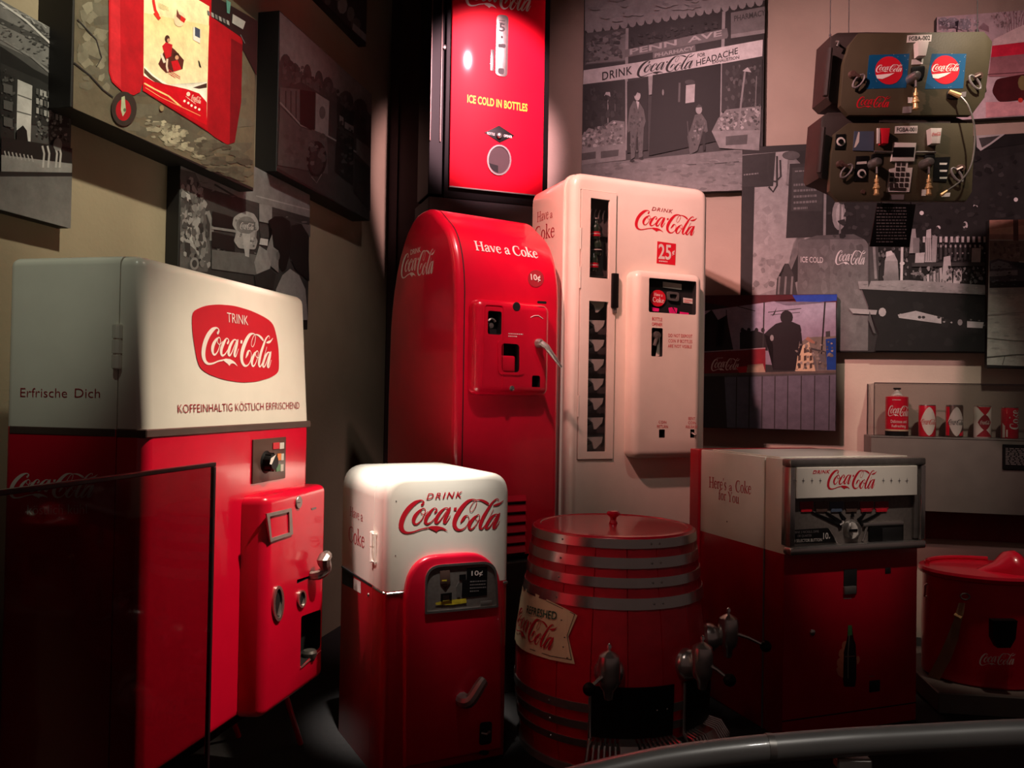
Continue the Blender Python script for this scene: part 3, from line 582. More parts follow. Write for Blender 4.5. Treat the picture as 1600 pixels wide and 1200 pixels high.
p.a([(1525, 212), (1570, 208), (1548, 226), (1532, 236), (1526, 230)], 170); p.a([(1529, 216), (1562, 212), (1546, 224), (1534, 231)], 64)
# cooler standing on the counter, drawn in two tones
p.a(rpoly([(1247, 374), (1298, 374), (1298, 548), (1246, 466)], [10, 0, 0, 0], 4), 98, 92); p.a(rpoly([(1297, 373), (1350, 372), (1358, 384), (1356, 548), (1297, 548)], [0, 8, 8, 0, 0], 4), 112, 88); p.a([(1258, 374), (1276, 368), (1334, 366), (1350, 374)], 84)
p.sc([(1250, 378), (1352, 378), (1354, 540), (1248, 460)], 80, 7, 88, 112, 53, (1, 1, 1), 1.5)
p.d(sans('ICE COLD', .012), 1251, 410, 1286, 411, 9, 196); p.d(SCRIPT, 1305, 414, 1353, 414, 23, 214)
pass
p.a([(1226, 412), (1232, 412), (1240, 430), (1246, 462), (1212, 462), (1214, 436), (1222, 430)], 52); [p.l([(x, 432), (x-2, 460)], 3, 110) for x in (1218, 1228, 1238)]
p.sc([(1292, 262), (1600, 236), (1600, 380), (1292, 372)], 160, 7, 22, 62, 54, (1, 1, 1), .8); p.sc([(1425, 366), (1540, 366), (1540, 410), (1425, 412)], 90, 3, 26, 120, 55, (1, 1, 1), 1.4); p.sc([(1360, 384), (1420, 384), (1420, 438), (1360, 438)], 60, 3, 40, 130, 56, (1, 1, 1), 1.5)
# back shelf bottles
for k in range(12):
    x = 1441+k*8.6; p.a([(x, 372), (x+5, 372), (x+5, 388), (x+6, 392), (x+6, 400), (x, 400), (x, 392)], 30); p.a([(x+.5, 370), (x+4.6, 370), (x+4.6, 379), (x+.5, 379)], 196); p.e(x+2.5, 396, 1.5, 1.5, 150, 6)
for k in range(10): x = 1462+k*7.6; p.l([(x, 382), (x, 406)], 3.4, 66); p.e(x, 385, 1.6, 2.4, 170, 7)
p.a([(1424, 358), (1430, 358), (1433, 396), (1420, 396)], 150); p.a([(1426, 372), (1436, 372), (1436, 396), (1426, 396)], 120)
p.a([(1447, 360), (1454, 358), (1456, 410), (1444, 410)], 180); p.a([(1456, 368), (1464, 370), (1462, 410), (1455, 410)], 160); p.a([(1430, 396), (1444, 395), (1443, 411), (1429, 411)], 190); p.a([(1518, 388), (1532, 388), (1531, 410), (1517, 410)], 170)
for k in range(4): p.l([(1445+k*3, 372), (1446+k*3, 408)], 1, 120)
p.a([(1424, 411), (1540, 410), (1538, 416), (1424, 417)], 60); p.a([(1420, 420), (1450, 420), (1448, 440), (1420, 440)], 20); p.e(1432, 428, 10, 2.4, 120); p.a([(1500, 420), (1520, 420), (1518, 446), (1500, 446)], 24)
p.a([(1357, 380), (1372, 380), (1372, 440), (1357, 440)], 70); p.l([(1365, 386), (1368, 436)], 4, 130); p.a([(1382, 408), (1402, 408), (1404, 440), (1380, 440)], 150, 110); p.a([(1386, 396), (1396, 396), (1402, 408), (1382, 408)], 170); p.l([(1409, 384), (1408, 440)], 4, 196); p.e(1409, 412, 4, 3, 200, 8); p.a([(1384, 394), (1392, 392), (1396, 398), (1384, 402)], 200)
for k in range(7): p.a([(1442+k*5, 432-k*2.5), (1446+k*5, 431-k*2.5), (1447+k*5, 448), (1443+k*5, 448)], 168 if k % 2 else 130)
p.a([(1474, 402), (1484, 400), (1488, 450), (1470, 450)], 186, 150); p.a([(1490, 422), (1502, 420), (1502, 448), (1488, 450)], 176); p.l([(1479, 424), (1480, 430)], 3, 90)
p.a([(1340, 440), (1420, 438), (1540, 446), (1540, 464), (1430, 456), (1342, 452)], 142, 124); p.a([(1357, 380), (1360, 440), (1356, 450), (1356, 380)], 60)
p.sc([(1424, 414), (1538, 414), (1538, 446), (1424, 440)], 80, 3, 30, 150, 57, (1, 1, 1), 1.3); p.sc([(1342, 442), (1540, 448), (1540, 462), (1342, 452)], 50, 4, 100, 160, 58, (1, 1, 1), .3)
p.a([(1346, 452), (1430, 456), (1540, 464), (1745, 470), (1745, 556), (1366, 548), (1372, 520)], 16)
p.sc([(1350, 456), (1540, 468), (1540, 546), (1372, 544)], 70, 8, 12, 26, 59); p.sc([(1400, 488), (1538, 500), (1538, 512), (1402, 498)], 40, 2.4, 30, 150, 60, (1, 1, 1), .6)
p.a([(1326, 482), (1370, 485), (1368, 492), (1332, 490)], 140); p.e(1378, 488, 6, 7, 150, 9); p.a([(1402, 492), (1430, 486), (1470, 496), (1470, 506), (1404, 497)], 150); [p.e(x, 496, 3, 2.4, 40, 6) for x in (1436, 1442, 1466)]; p.a([(1510, 502), (1536, 504), (1534, 513), (1510, 512)], 156); p.e(1499, 504, 4, 5, 110, 8)
p.a([(1358, 486), (1356, 500), (1364, 520), (1368, 522)], 70)
p.done(o)

o, f = board('wall_photograph', 'colour photograph of a dark figure before towers, right of the tall cream cabinet', RW, [(1090, 461), (1308, 460), (1306, 673), (1088, 668)], -.13, -.08)
p = Print(f, -.13)
p.a([(1090, 461), (1308, 460), (1306, 673), (1088, 668)], 40)
p.a([(1090, 461), (1308, 460), (1307, 482), (1225, 475), (1210, 470), (1150, 482), (1090, 470)], (70, 12, 22)); p.a([(1238, 461), (1308, 460), (1307, 470), (1246, 474)], (26, 58, 150))
p.a([(1100, 486), (1208, 471), (1230, 478), (1306, 472), (1306, 580), (1100, 560)], (150, 144, 162), (120, 110, 124))
p.a([(1090, 500), (1104, 490), (1112, 484), (1122, 500), (1118, 540), (1140, 545), (1136, 492), (1142, 548), (1150, 560), (1090, 560)], (26, 20, 24)); p.a([(1128, 548), (1135, 492), (1146, 548)], (30, 22, 26)); p.l([(1135, 484), (1135, 496)], 1.2, 30)
p.a([(1156, 520), (1162, 514), (1170, 518), (1180, 516), (1196, 522), (1200, 548), (1156, 546)], (22, 18, 20)); [p.e(x, 516, 3, 4, (22, 18, 20), 8) for x in (1160, 1170, 1182, 1192)]
p.l([(1194, 472), (1192, 556)], 2, 40); p.l([(1200, 488), (1252, 482)], 1.2, 50); p.l([(1204, 492), (1250, 488)], 1, 60); p.a([(1206, 494), (1214, 480), (1210, 492)], 40); p.l([(1150, 478), (1180, 486)], 1.2, 60)
p.a([(1090, 552), (1196, 545), (1196, 588), (1090, 590)], (112, 14, 28)); p.l([(1098, 550), (1196, 544)], 1.6, (150, 120, 126)); p.d(SCRIPT, 1111, 580, 1156, 578, 19, (210, 180, 170)); p.d(dashes(1, 4), 1120, 561, 1136, 560, 3, (190, 160, 150))
p.a([(1150, 574), (1166, 572), (1172, 580), (1156, 584)], (190, 24, 40)); p.a([(1168, 570), (1180, 576), (1192, 568), (1196, 582), (1166, 584)], (150, 130, 110)); p.a([(1090, 584), (1306, 579), (1306, 600), (1090, 600)], (92, 84, 78), (50, 46, 44))
p.a([(1236, 540), (1252, 534), (1262, 527), (1306, 525), (1306, 579), (1242, 580)], (112, 106, 96)); p.a([(1243, 546), (1264, 534), (1274, 580), (1243, 580)], (190, 172, 140)); p.a([(1258, 530), (1262, 526), (1278, 538), (1268, 536)], (150, 110, 90))
for r in range(3):
    for k in range(3): p.a([(1247+k*9, 544+r*12), (1251+k*9, 543+r*12), (1251+k*9, 551+r*12), (1247+k*9, 552+r*12)], (70, 56, 48))
p.a([(1290, 518), (1297, 517), (1297, 526), (1290, 527)], 60); p.a([(1290, 530), (1306, 528), (1306, 578), (1292, 578)], (16, 58, 130)); p.l([(1289, 472), (1283, 560)], 2.4, 30); p.l([(1268, 545), (1290, 550), (1288, 578)], 3, 60); p.l([(1270, 548), (1276, 578)], 2, 90); p.a([(1280, 552), (1290, 556), (1290, 578), (1278, 578)], 90)
# dark standing figure
p.a([(1200, 516), (1212, 506), (1222, 503), (1238, 503), (1250, 508), (1252, 516), (1248, 540), (1246, 556), (1243, 578), (1208, 578), (1208, 540), (1204, 526), (1194, 522)], (24, 18, 22)); p.e(1229, 496, 10, 11, (24, 18, 22), 14); p.l([(1250, 520), (1252, 540), (1247, 556)], 4, (28, 22, 26)); p.e(1206, 528, 3, 5, 130, 8)
p.sc([(1092, 586), (1200, 584), (1200, 600), (1092, 600)], 40, 4, 40, 110, 61, (1, .96, .9), .6); p.sc([(1236, 538), (1304, 528), (1304, 578), (1244, 579)], 50, 3, 60, 150, 62, (1, .95, .88)); pass
p.a([(1132, 588), (1306, 584), (1305, 673), (1136, 668)], (92, 92, 104), (80, 80, 90))
p.a([(1090, 588), (1132, 588), (1136, 668), (1088, 668)], (40, 34, 34))
for x in (1151, 1171, 1191, 1211, 1231, 1252, 1273, 1296): p.l([(x, 587), (x-1, 672)], 1.5, 40)
p.l([(1132, 588), (1306, 584)], 3, 66); p.done(o)

o, f = board('wall_photograph', 'colour photograph of red shapes and winter trees, behind the upper hanging olive panel', RW, [(1464, 28), (1760, 2), (1752, 172), (1460, 192)], -.06, -.001)
p = Print(f, -.06)
p.a([(1464, 26), (1760, -2), (1750, 172), (1458, 194)], (190, 172, 178), (206, 190, 196))
for x, y, rx, ry in ((1488, 36, 12, 9), (1508, 38, 10, 9), (1474, 34, 9, 7)): p.e(x, y, rx, ry, (150, 148, 158), 10)
p.a([(1492, 34), (1498, 32), (1496, 50), (1494, 50)], (50, 44, 54))
for k in range(9): p.l([(1466, 30+k*2), (1474+k*2, 36+k), (1482+k*3, 30+k*2.4)], .8, (80, 66, 76)); p.l([(1575+k*3, 60), (1572+k*4, 30), (1565+k*6, 16)], 1, (160, 120, 132)); p.l([(1545, 42+k), (1536-k, 36+k)], .8, (150, 120, 130))
p.sc([(1466, 30), (1530, 24), (1530, 50), (1466, 52)], 70, 2.2, 120, 210, 71, (.98, .95, 1)); p.sc([(1545, 20), (1600, 14), (1600, 50), (1560, 60)], 60, 2, 130, 200, 72, (1, .88, .9), 1.6); p.sc([(1545, 92), (1750, 74), (1750, 150), (1545, 158)], 90, 5, 110, 180, 73, (1, .74, .78), .5)
p.a([(1552, 62), (1584, 46), (1620, 30), (1750, 20), (1750, 70), (1600, 66), (1551, 72)], (226, 206, 206)); p.a([(1550, 72), (1620, 64), (1750, 54), (1750, 72), (1620, 84), (1548, 90)], (214, 40, 70)); p.a([(1548, 90), (1750, 70), (1750, 122), (1544, 120)], (150, 100, 108), (170, 120, 126))
p.a(rpoly([(1556, 124), (1600, 116), (1640, 112), (1640, 156), (1600, 156), (1560, 160), (1549, 144)], 6, 3), (74, 22, 26)); p.e(1598, 130, 8, 12, (120, 110, 70), 10); p.l([(1540, 117), (1750, 104)], 1.2, (90, 50, 56))
p.a([(1540, 160), (1750, 156), (1750, 170), (1540, 184)], (214, 160, 166)); p.e(1594, 157, 4, 4, (206, 60, 50), 8); p.done(o)

o, f = board('wall_photograph', 'pale photograph of a parked car on snowy ground, at the right edge of the view', RW, [(1546, 342), (1750, 340), (1742, 582), (1540, 570)], -.13, -.08)
p = Print(f, -.13)
p.a([(1546, 342), (1750, 340), (1742, 584), (1540, 570)], (168, 166, 158), (176, 180, 172))
p.a([(1546, 342), (1750, 340), (1750, 376), (1546, 374)], (196, 150, 130), (150, 124, 116)); p.a([(1546, 358), (1600, 352), (1700, 350), (1700, 366), (1546, 366)], (206, 170, 150)); p.l([(1587, 342), (1588, 420)], 8, (90, 66, 64)); p.e(1586, 396, 10, 14, (100, 80, 76), 10); p.e(1560, 388, 14, 8, (130, 112, 104), 10); p.a([(1546, 376), (1750, 376), (1750, 410), (1546, 408)], (120, 106, 100))
p.a([(1546, 408), (1560, 404), (1578, 408), (1590, 420), (1700, 420), (1700, 450), (1546, 450)], (72, 74, 82)); p.a([(1548, 412), (1560, 407), (1576, 411), (1582, 419), (1548, 420)], (120, 124, 130)); p.a([(1546, 424), (1590, 422), (1590, 430), (1546, 432)], (130, 132, 136)); p.a([(1546, 440), (1700, 438), (1700, 450), (1546, 450)], (36, 34, 38)); p.a([(1546, 450), (1750, 446), (1750, 460), (1546, 460)], (150, 154, 150))
p.sc([(1544, 452), (1740, 450), (1740, 575), (1542, 568)], 160, 9, 150, 186, 74, (.98, 1, .96), .25); p.sc([(1546, 376), (1600, 376), (1600, 406), (1546, 404)], 40, 4, 80, 150, 75, (1, .9, .86)); p.sc([(1548, 408), (1590, 414), (1590, 446), (1548, 446)], 40, 3, 40, 130, 76, (.96, .98, 1.06), .5)
p.l([(1542, 528), (1580, 532), (1740, 538)], 1.2, (120, 124, 116)); p.l([(1541, 558), (1590, 554), (1740, 560)], 1.6, (80, 84, 78)); p.l([(1541, 492), (1600, 488), (1740, 490)], 2, (150, 152, 146)); p.l([(1570, 556), (1566, 570)], 1.2, (90, 94, 88)); p.done(o)
# ------------------------------------------------------------------ small builders for machine fittings
def pbox(name, fr, par, m, xL, yT, xR, yB, v, t, r=.002, seg=2, back=0.0):
    """box on a front plane y=v, from pixel corners, standing out by t"""
    a, b = fr.y(xL, yT, v-t), fr.y(xR, yB, v-t)
    return ob(name, rbox(a.x, b.x, v-t, v+back, b.z, a.z, r, seg), m, par)
def pdisc(name, fr, par, m, cx, cy, rpx, v, t, dome=0.0, seg=20):
    c = fr.y(cx, cy, v); r = (fr.y(cx, cy-rpx, v)-c).length
    return ob(name, lathe([(0, -t-dome), (r*.6, -t-dome*.6), (r*.92, -t), (r, -t*.6), (r, 0)], seg, 'y', c), m, par)
def ring(name, fr, par, m, outer, inner, v, t):
    """flat rim between two pixel outlines of equal length"""
    bm = bmesh.new(); L = []
    for pts, vv in ((outer, v), (outer, v-t), (inner, v-t), (inner, v)): L.append([bm.verts.new(P3(fr.y(x, y, v-t).x, fr.y(x, y, v-t).z, 'y', vv)) for x, y in pts])
    n = len(outer)
    for k in range(4):
        a, b = L[k], L[(k+1) % 4]
        for i in range(n): bm.faces.new((a[i], a[(i+1) % n], b[(i+1) % n], b[i]))
    return ob(name, bm, m, par)
def flat(name, fr, par, m, pts, ax='y', v=0.0, off=.0012):
    n = NY if ax == 'y' else NX; bm = bmesh.new(); bm.faces.new([bm.verts.new(fr.hit(x, y, ax, v)+n*off) for x, y in pts])
    bmesh.ops.triangulate(bm, faces=bm.faces[:])
    me = bpy.data.meshes.new(name); bm.to_mesh(me); bm.free(); me.materials.append(m); o = bpy.data.objects.new(name, me); COL.objects.link(o); o.parent = par; return o
def plate(name, fr, par, m, pts, v, t, r=0, back=0.0):
    q = [fr.y(x, y, v-t) for x, y in pts]; return ob(name, prism([(p.x, p.z) for p in q], 'y', v-t, v+back, r, 2, v-t), m, par)
def lerp2(a, b, t): return (a[0]+(b[0]-a[0])*t, a[1]+(b[1]-a[1])*t)

# ------------------------------------------------------------------ big white and red cabinet on the left
_f = Frame(-1.09, 2.5, 77.4); LZ = _f.y(345, 1143, 0).z
L = Frame(-1.09, 2.5, 77.4, LZ); LWd, LD, LH, LB = 1.076, .504, 2.029-LZ, 1.512-LZ
o = thing('vending_machine', 'large white over red vending cabinet with a red oval emblem, at far left', 'vending machine', L)
ys = L.x(185, 530, 0).y
ob('cabinet', twotone(rbox(0, LWd, ys, LD, 0, LH, .028, 4, lambda e: max(v.co.z for v in e.verts) > LH-.01 and not onplane('y', ys)(e)), LB-.01), [RED, WHT], o)
bm = rbox(0, LWd, 0, ys-.004, 0, LH, .035, 4, lambda e: onplane('y', 0)(e) or (max(v.co.z for v in e.verts) > LH-.01 and not onplane('y', ys-.004)(e)))
twotone(bm, LB-.01)
shear = lambda z: max(0, (z-LB)/(LH-LB))*.033
for v in bm.verts:
    if v.co.y < ys*.6: v.co.y += shear(v.co.z)
ob('door', bm, [RED, WHT], o)
ob('trim_band', rbox(-.003, LWd+.003, -.004, ys, LB-.034, LB-.008, .003, 1), TRIMB, o); ob('trim_band', rbox(-.002, LWd+.002, ys+.002, LD-.02, LB-.034, LB-.008, .003, 1), TRIMB, o)
def hinge(par, y, x, z0, z1, r, m, n=3):
    h = (z1-z0)/n; p = ob('hinge', tube([(x, y, z0), (x, y, z1)], r, 10), m, par)
    for k in range(n): ob('hinge_knuckle', tube([(x, y, z0+k*h+.003), (x, y, z0+(k+1)*h-.003)], r*1.25, 10), m, p)
    return p
a, b = L.x(186, 507, 0), L.x(186, 577, 0); hinge(o, ys-.002, -.007, b.z, a.z, .012, WHT)
wl = lambda off: (lambda p: Vector((p.x, p.y+shear(p.z)-off, p.z)))
def Lmark(name, data, m, x0, y0, x1, y1, h, off):
    P0, P1 = L.y(x0, y0), L.y(x1, y1); P2 = Vector(P0); P2.z = L.y(x0, y0-h).z; return mark(name, data, o, m, P0, P1, P2, NY, warp=wl(off))
bad = [(300+x/8.573, 470+y/8.573) for x, y in rpoly([(86, 140), (250, 66), (430, 46), (640, 62), (860, 126), (1050, 216), (1158, 300), (1192, 450), (1212, 640), (1206, 860), (1192, 965), (1080, 1030), (900, 1082), (690, 1096), (450, 1056), (250, 982), (140, 900), (104, 750), (74, 450), (72, 280)], 70, 3)]
q = [L.y(x, y) for x, y in bad]; em = ob('emblem', bmesh.new(), RINK, o)
_b = bmesh.new(); _b.faces.new([_b.verts.new(wl(.0015)(p)) for p in q]); bmesh.ops.triangulate(_b, faces=_b.faces[:]); _b.to_mesh(em.data); _b.free()
Lmark('lettering', SCRIPT, WINK, 319.5, 569.5, 432, 577, 62.5, .003); Lmark('lettering', sans('TRINK', -.005), WINK, 363, 503, 395.5, 508, 15, .003)
Lmark('lettering', sans('KOFFEINHALTIG KÖSTLICH ERFRISCHEND', -.008), DINK, 278.7, 645.5, 468.7, 638.5, 16.5, .0015)
dec(sans('Erfrische', -.008), o, L, DINK, 32, 620, 105, 621, 14, 'x'); dec(sans('Dich', -.008), o, L, DINK, 117, 621, 156.5, 621.5, 14, 'x')
dec(SCRIPT, o, L, WINK, 14, 779, 152, 779, 40, 'x'); dec(sans('köstlich kühl', -.004), o, L, WINK, 43, 804, 136, 803, 15, 'x')
sp = pbox('selector_plate', L, o, BRONZE, 396, 687, 446, 747, 0, .006)
c = L.y(416, 722, -.006); ob('selector_knob', lathe([(.001, -.036), (.028, -.036), (.032, -.03), (.034, -.006), (.044, 0)], 22, 'y', c), BLK, sp)
for k in range(18):
    a_ = R_(k*20); ob('knob_rib', tube([(c.x+.034*math.cos(a_), c.y-.004, c.z+.034*math.sin(a_)), (c.x+.034*math.cos(a_), c.y-.03, c.z+.034*math.sin(a_))], .0025, 5), BLK, sp) if k % 2 == 0 else None
flat('pointer', L, sp, WINK, [(421, 725), (423, 716), (431, 710), (427, 719), (424, 726)], 'y', -.043)
for (x0, y0, x1, y1, m1, m2) in ((427, 692, 444, 701, RINK, PAPER), (434, 709, 443.5, 719, ORANGE, PAPER), (432, 726, 443, 736, GREENC, PAPER)):
    pbox('flavour_chip', L, sp, m1, x0, y0, x0+(x1-x0)*.58, y1, -.006, .003, .0005, 1); pbox('flavour_chip', L, sp, m2, x0+(x1-x0)*.62, y0, x1, y1, -.006, .003, .0005, 1)
# red coin housing standing out of the door
PV = -.09
px0, px1 = L.y(374, 950, 0).x, L.y(508, 900, PV).x; pz1, pz0 = L.y(440, 772, PV).z, L.y(440, 1103, PV).z
bm = rbox(px0, px1, PV, -.001, pz0, pz1, .03, 4, lambda e: not onplane('y', -.001)(e))
hs = []
for X0, Y0, X1, Y1, rr in ((469, 950, 505, 1043, .012), (464, 897, 492, 912, .002)):
    p0, p1 = L.y(X0, Y1, PV), L.y(X1, Y0, PV); q1 = L.y(X0, Y0+(14 if X0 == 469 else 9), PV).z; hs.append(rpoly([(p0.x, p0.z), (min(p1.x, px1-.034), p0.z+.03*(X0 == 469)), (min(p1.x, px1-.034), p1.z), (p0.x, q1)], rr, 3))
for v in bm.verts:
    if v.co.x < (px0+px1)/2 and v.co.y < -.03: v.co.x += .028*min(1, (-v.co.y-.03)/.06)
holes(bm, 'y', PV, hs, .06); ch = ob('coin_housing', bm, [RED, DARK], o)
ring('window_frame', L, ch, ALU, [(417, 803), (456, 794), (458, 835), (423, 847)], [(422, 807), (452, 800), (453, 832), (425, 841)], PV, .006)
pdisc('lock', L, ch, ALU, 466, 785, 10, PV, .006); flat('lock_slot', L, ch, KINK, [(463, 785.5), (469, 784.5), (469, 785.5), (463, 786.5)], 'y', PV-.006)
flat('stamp', L, ch, GREYINK, [(486, 794), (494, 792), (494, 795), (487, 797)], 'y', PV)
for (ox, oy, rx, ry) in ((436, 943, 8.5, 28), (473, 936, 6.5, 14)):
    sk = lambda P: [(x, y-(x-ox)*.25) for x, y in P]; O, I = sk(circ(ox, oy, rx, ry, 20)), sk(circ(ox, oy, rx*.66, ry*.82, 20))
    bz = ring('bezel', L, ch, CHR, O, I, PV, .008); flat('slot', L, bz, DARK, I, 'y', PV, .001); flat('return_flap', L, bz, ALU, sk([(ox-rx*.5, oy+ry*.6), (ox+rx*.1, oy-ry*.1), (ox+rx*.3, oy+ry*.1), (ox+rx*.2, oy+ry*.7)]), 'y', PV, .003)
h0 = L.y(486, 898, PV); h1 = L.y(505, 875, PV-.05); hd = ob('handle', tube(cr([(h0.x, PV+.02, h0.z), (h0.x, PV-.03, h0.z), (h0.x+.03, PV-.05, h0.z+.02), (h1.x, PV-.052, h1.z), (h1.x+.035, PV-.05, h1.z+.012)], 3), [t_[0] for t_ in cr([(.016,), (.020,), (.022,), (.028,), (.022,)], 3)], 10), ALU, ch)
c = L.y(479, 1028, PV+.02); ob('cup_rest', lathe([(.02, -.012), (.026, .0), (.03, .02), (.024, .03)], 16, 'z', (c.x+.01, PV+.012, c.z)), STEEL, ch)
ob('return_lip', tube([(hs[0][0][0], PV-.001, hs[0][2][1]-.005), (hs[0][6][0], PV-.001, hs[0][6][1]-.02)], .004, 6), CHR, ch)
# the stand it rests on
st = thing('machine_stand', 'dark splayed stand with a thin red strut under the big white and red cabinet', 'stand', L); st.location.z = FLZ
zt = LZ-FLZ
ob('top_frame', rbox(.03, LWd-.03, .03, LD-.03, zt-.035, zt-.001, .004, 1), BLK, st)
s0_, s1_ = L.y(437, 1100, .10), L.y(466, 1192, .10); dz = zt-.03
sx = (s1_.x-s0_.x)/(s1_.z-s0_.z)
for x, y, kx in ((s0_.x, .10, sx), (.12, .10, -sx), (s0_.x, LD-.1, sx), (.12, LD-.1, -sx)): ob('leg', tube([(x, y, zt-.02), (x-kx*dz, y, .012)], .012, 8), RED, st)

# clear barrier in front of it
A = Frame(-1.09, 2.5, 77.4, 0); AV = -.26
p1 = A.y(338, 722, AV); p0 = A.y(-260, 800, AV); zt = A.y(300, 727, AV).z
o = thing('acrylic_barrier', 'clear acrylic screen with dark cut edges, in front of the big white and red cabinet', 'barrier', A); o.location.z = FLZ
ob('pane', rbox(p0.x, p1.x-.012, AV, AV+.010, 0.0, zt-FLZ-.012, 0), ACRY, o, 0)
ob('cut_edge', rbox(p0.x, p1.x, AV-.001, AV+.011, zt-FLZ-.012, zt-FLZ, .002, 1), ACRE, o); ob('cut_edge', rbox(p1.x-.012, p1.x, AV-.001, AV+.011, 0, zt-FLZ-.0125, .002, 1), ACRE, o)
pr = A.y(280, 730, AV)

# ------------------------------------------------------------------ little white topped machine
S = Frame(-.5045, 3.4, 28, FLZ); SW, SD, SH, SB = .572, .60, 1.290-FLZ, .820-FLZ
o = thing('vending_machine', 'small round-shouldered vending machine, white top, red base, left of the barrel', 'vending machine', S)
sy = S.x(584, 840, 0).y
prof = rpoly([(0, 0), (SW, 0), (SW, SH), (0, SH)], [0, 0, .105, .105], 8)
ob('cabinet', twotone(prism(prof, 'y', sy, SD, .012, 2, SD), SB), [DRED, WHT], o)
ob('door', twotone(prism(prof, 'y', 0, sy-.004, .03, 4, 0), SB), [DRED, WHT], o)
ob('trim_band', rbox(-.003, .06, .01, sy-.005, SB-.012, SB-.002, .002, 1), CHR, o); ob('trim_band', rbox(-.002, .002, sy+.01, SD-.01, SB-.012, SB-.002, .001, 1), DARK, o)
xa = S.y(632, 1000, 0).x; ob('trim_band', rbox(.008, xa, -.004, .02, SB-.016, SB-.004, .003, 1), CHR, o); ob('trim_band', rbox(S.y(786, 900, 0).x, SW-.005, -.004, .02, SB-.016, SB-.004, .003, 1), CHR, o)
a, b = S.x(585, 830, 0), S.x(585, 879, 0); hg = hinge(o, sy-.004, -.009, b.z, a.z, .008, WHT, 2)
for zz in (a.z-.008, b.z+.008): ob('hinge_arm', tube([(-.009, sy-.004, zz), (-.012, sy-.03, zz), (-.002, sy-.045, zz)], .0035, 6), WHT, hg)
ob('hinge_arm', tube([(-.008, sy-.042, b.z+.004), (-.008, sy-.042, a.z-.004)], .0035, 6), WHT, hg)
dec(SCRIPT, o, S, RINK, 622.5, 834.5, 786.5, 827, 53); dec(sans('DRINK', .012, 1.35, .3), o, S, RINK, 666, 780.5, 722.5, 777, 9.5)
dec(roman('Have a'), o, S, DINK, 547, 806, 567, 816, 15, 'x'); dec(roman('Coke'), o, S, DINK, 545, 846, 569.5, 857.5, 26, 'x')
flat('maker_plate', S, o, BLK, [(535, 886), (552, 899), (552, 920), (535, 912)], 'x'); flat('paper_tag', S, o, PAPER, [(553, 903), (564, 909), (564, 927), (553, 921)], 'x'); pc = S.x(576, 929, 0); ob('screw', lathe([(.008, 0), (.006, -.004), (0, -.005)], 10, 'x', (0, pc.y, pc.z)), CHR, o)
for x, y in ((619, 783), (618, 868)): pdisc('screw', S, o, KINK, x, y, .8, 0, .001, 0, 8)
# arched red door panel
ap = [(632, 1200), (632, 935), (638, 902), (652, 880), (672, 869), (700, 866), (735, 864), (754, 868), (770, 881), (780, 900), (784, 930), (786, 1200)]
ap = ap[:2]+cr(ap[1:-1], 3)[1:-1]+ap[-2:]; AQ = [S.y(x, y, -.02) for x, y in ap]; z0 = .05; P = [(p.x, max(p.z, z0)) for p in AQ]; P = [(min(a, SW-.03), b) for a, b in P]
pw = ob('arched_panel', prism(P, 'y', -.028, .001, .016, 3, -.028), RED, o)
wo = rpoly([(664, 960), (664.5, 884), (776, 876), (779, 949)], [3, 26, 24, 3], 6); wi = rpoly([(667, 956), (667.5, 887), (773, 880), (776, 946)], [2, 24, 22, 2], 6)
bz = ring('window_bezel', S, pw, CHR, wo, wi, -.028, .006); flat('window_panel', S, bz, PANELG, wi, 'y', -.028, .0015)
pbox('price_card', S, pw, BLK, 729.5, 888, 761, 930, -.029, .002, .0005, 1)
dec(sans('10¢', .01), pw, S, WINK, 736.5, 901.5, 754, 900.5, 9.5, 'y', -.0315); dec(dashes(4, 2), pw, S, GREYINK, 734, 926, 759, 924.5, 20, 'y', -.0315)
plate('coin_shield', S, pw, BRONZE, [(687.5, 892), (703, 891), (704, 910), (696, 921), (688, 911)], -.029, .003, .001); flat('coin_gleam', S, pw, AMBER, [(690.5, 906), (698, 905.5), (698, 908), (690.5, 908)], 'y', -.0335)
for q in ([(717.5, 898), (728, 897), (728, 905), (717.5, 906)], [(722, 907), (730, 906), (730, 932), (721, 933)]): flat('slot', S, pw, BLK, q, 'y', -.0305)
plate('toothed_scale', S, pw, STEEL, [(714, 934), (713, 917), (717, 909), (720, 912), (719, 933)], -.029, .003)
ring('latch_frame', S, pw, BLK, [(689, 940), (689, 928), (706, 926), (706, 938)], [(692, 940), (692, 930), (703, 929), (703, 938)], -.03, .004)
flat('light_strip', S, pw, AMBER, [(680, 942), (692, 938.5), (706, 937), (728, 935), (729, 942), (706, 945), (681, 945)], 'y', -.0305); pbox('chrome_slot', S, pw, STEEL, 751, 940, 769, 946.5, -.029, .003)
h0, h1 = S.y(722, 1092, -.028), S.y(755, 1064, -.075)
ob('handle', tube(cr([(h0.x, -.02, h0.z), (h0.x, -.06, h0.z), (h0.x+.02, -.075, h0.z+.01), (h1.x-.01, -.078, h1.z-.008), (h1.x+.004, -.076, h1.z+.004)], 3), [.030, .030, .030, .029, .028, .028, .027, .026, .026, .025, .024, .022, .016], 10), ALU, pw)
plate('return_cup', S, pw, DARK, rpoly([(749, 1165), (750, 1129), (769, 1127), (768, 1162)], 5, 3), -.028, .002); pc = S.y(758, 1140, -.03); ob('cup_lip', tube([(pc.x-.02, -.034, pc.z-.01), (pc.x, -.046, pc.z-.014), (pc.x+.02, -.034, pc.z-.01)], .006, 6), STEEL, pw)
flat('slot', S, pw, DARK, circ(756, 1176, 8, 4, 12), 'y', -.028)

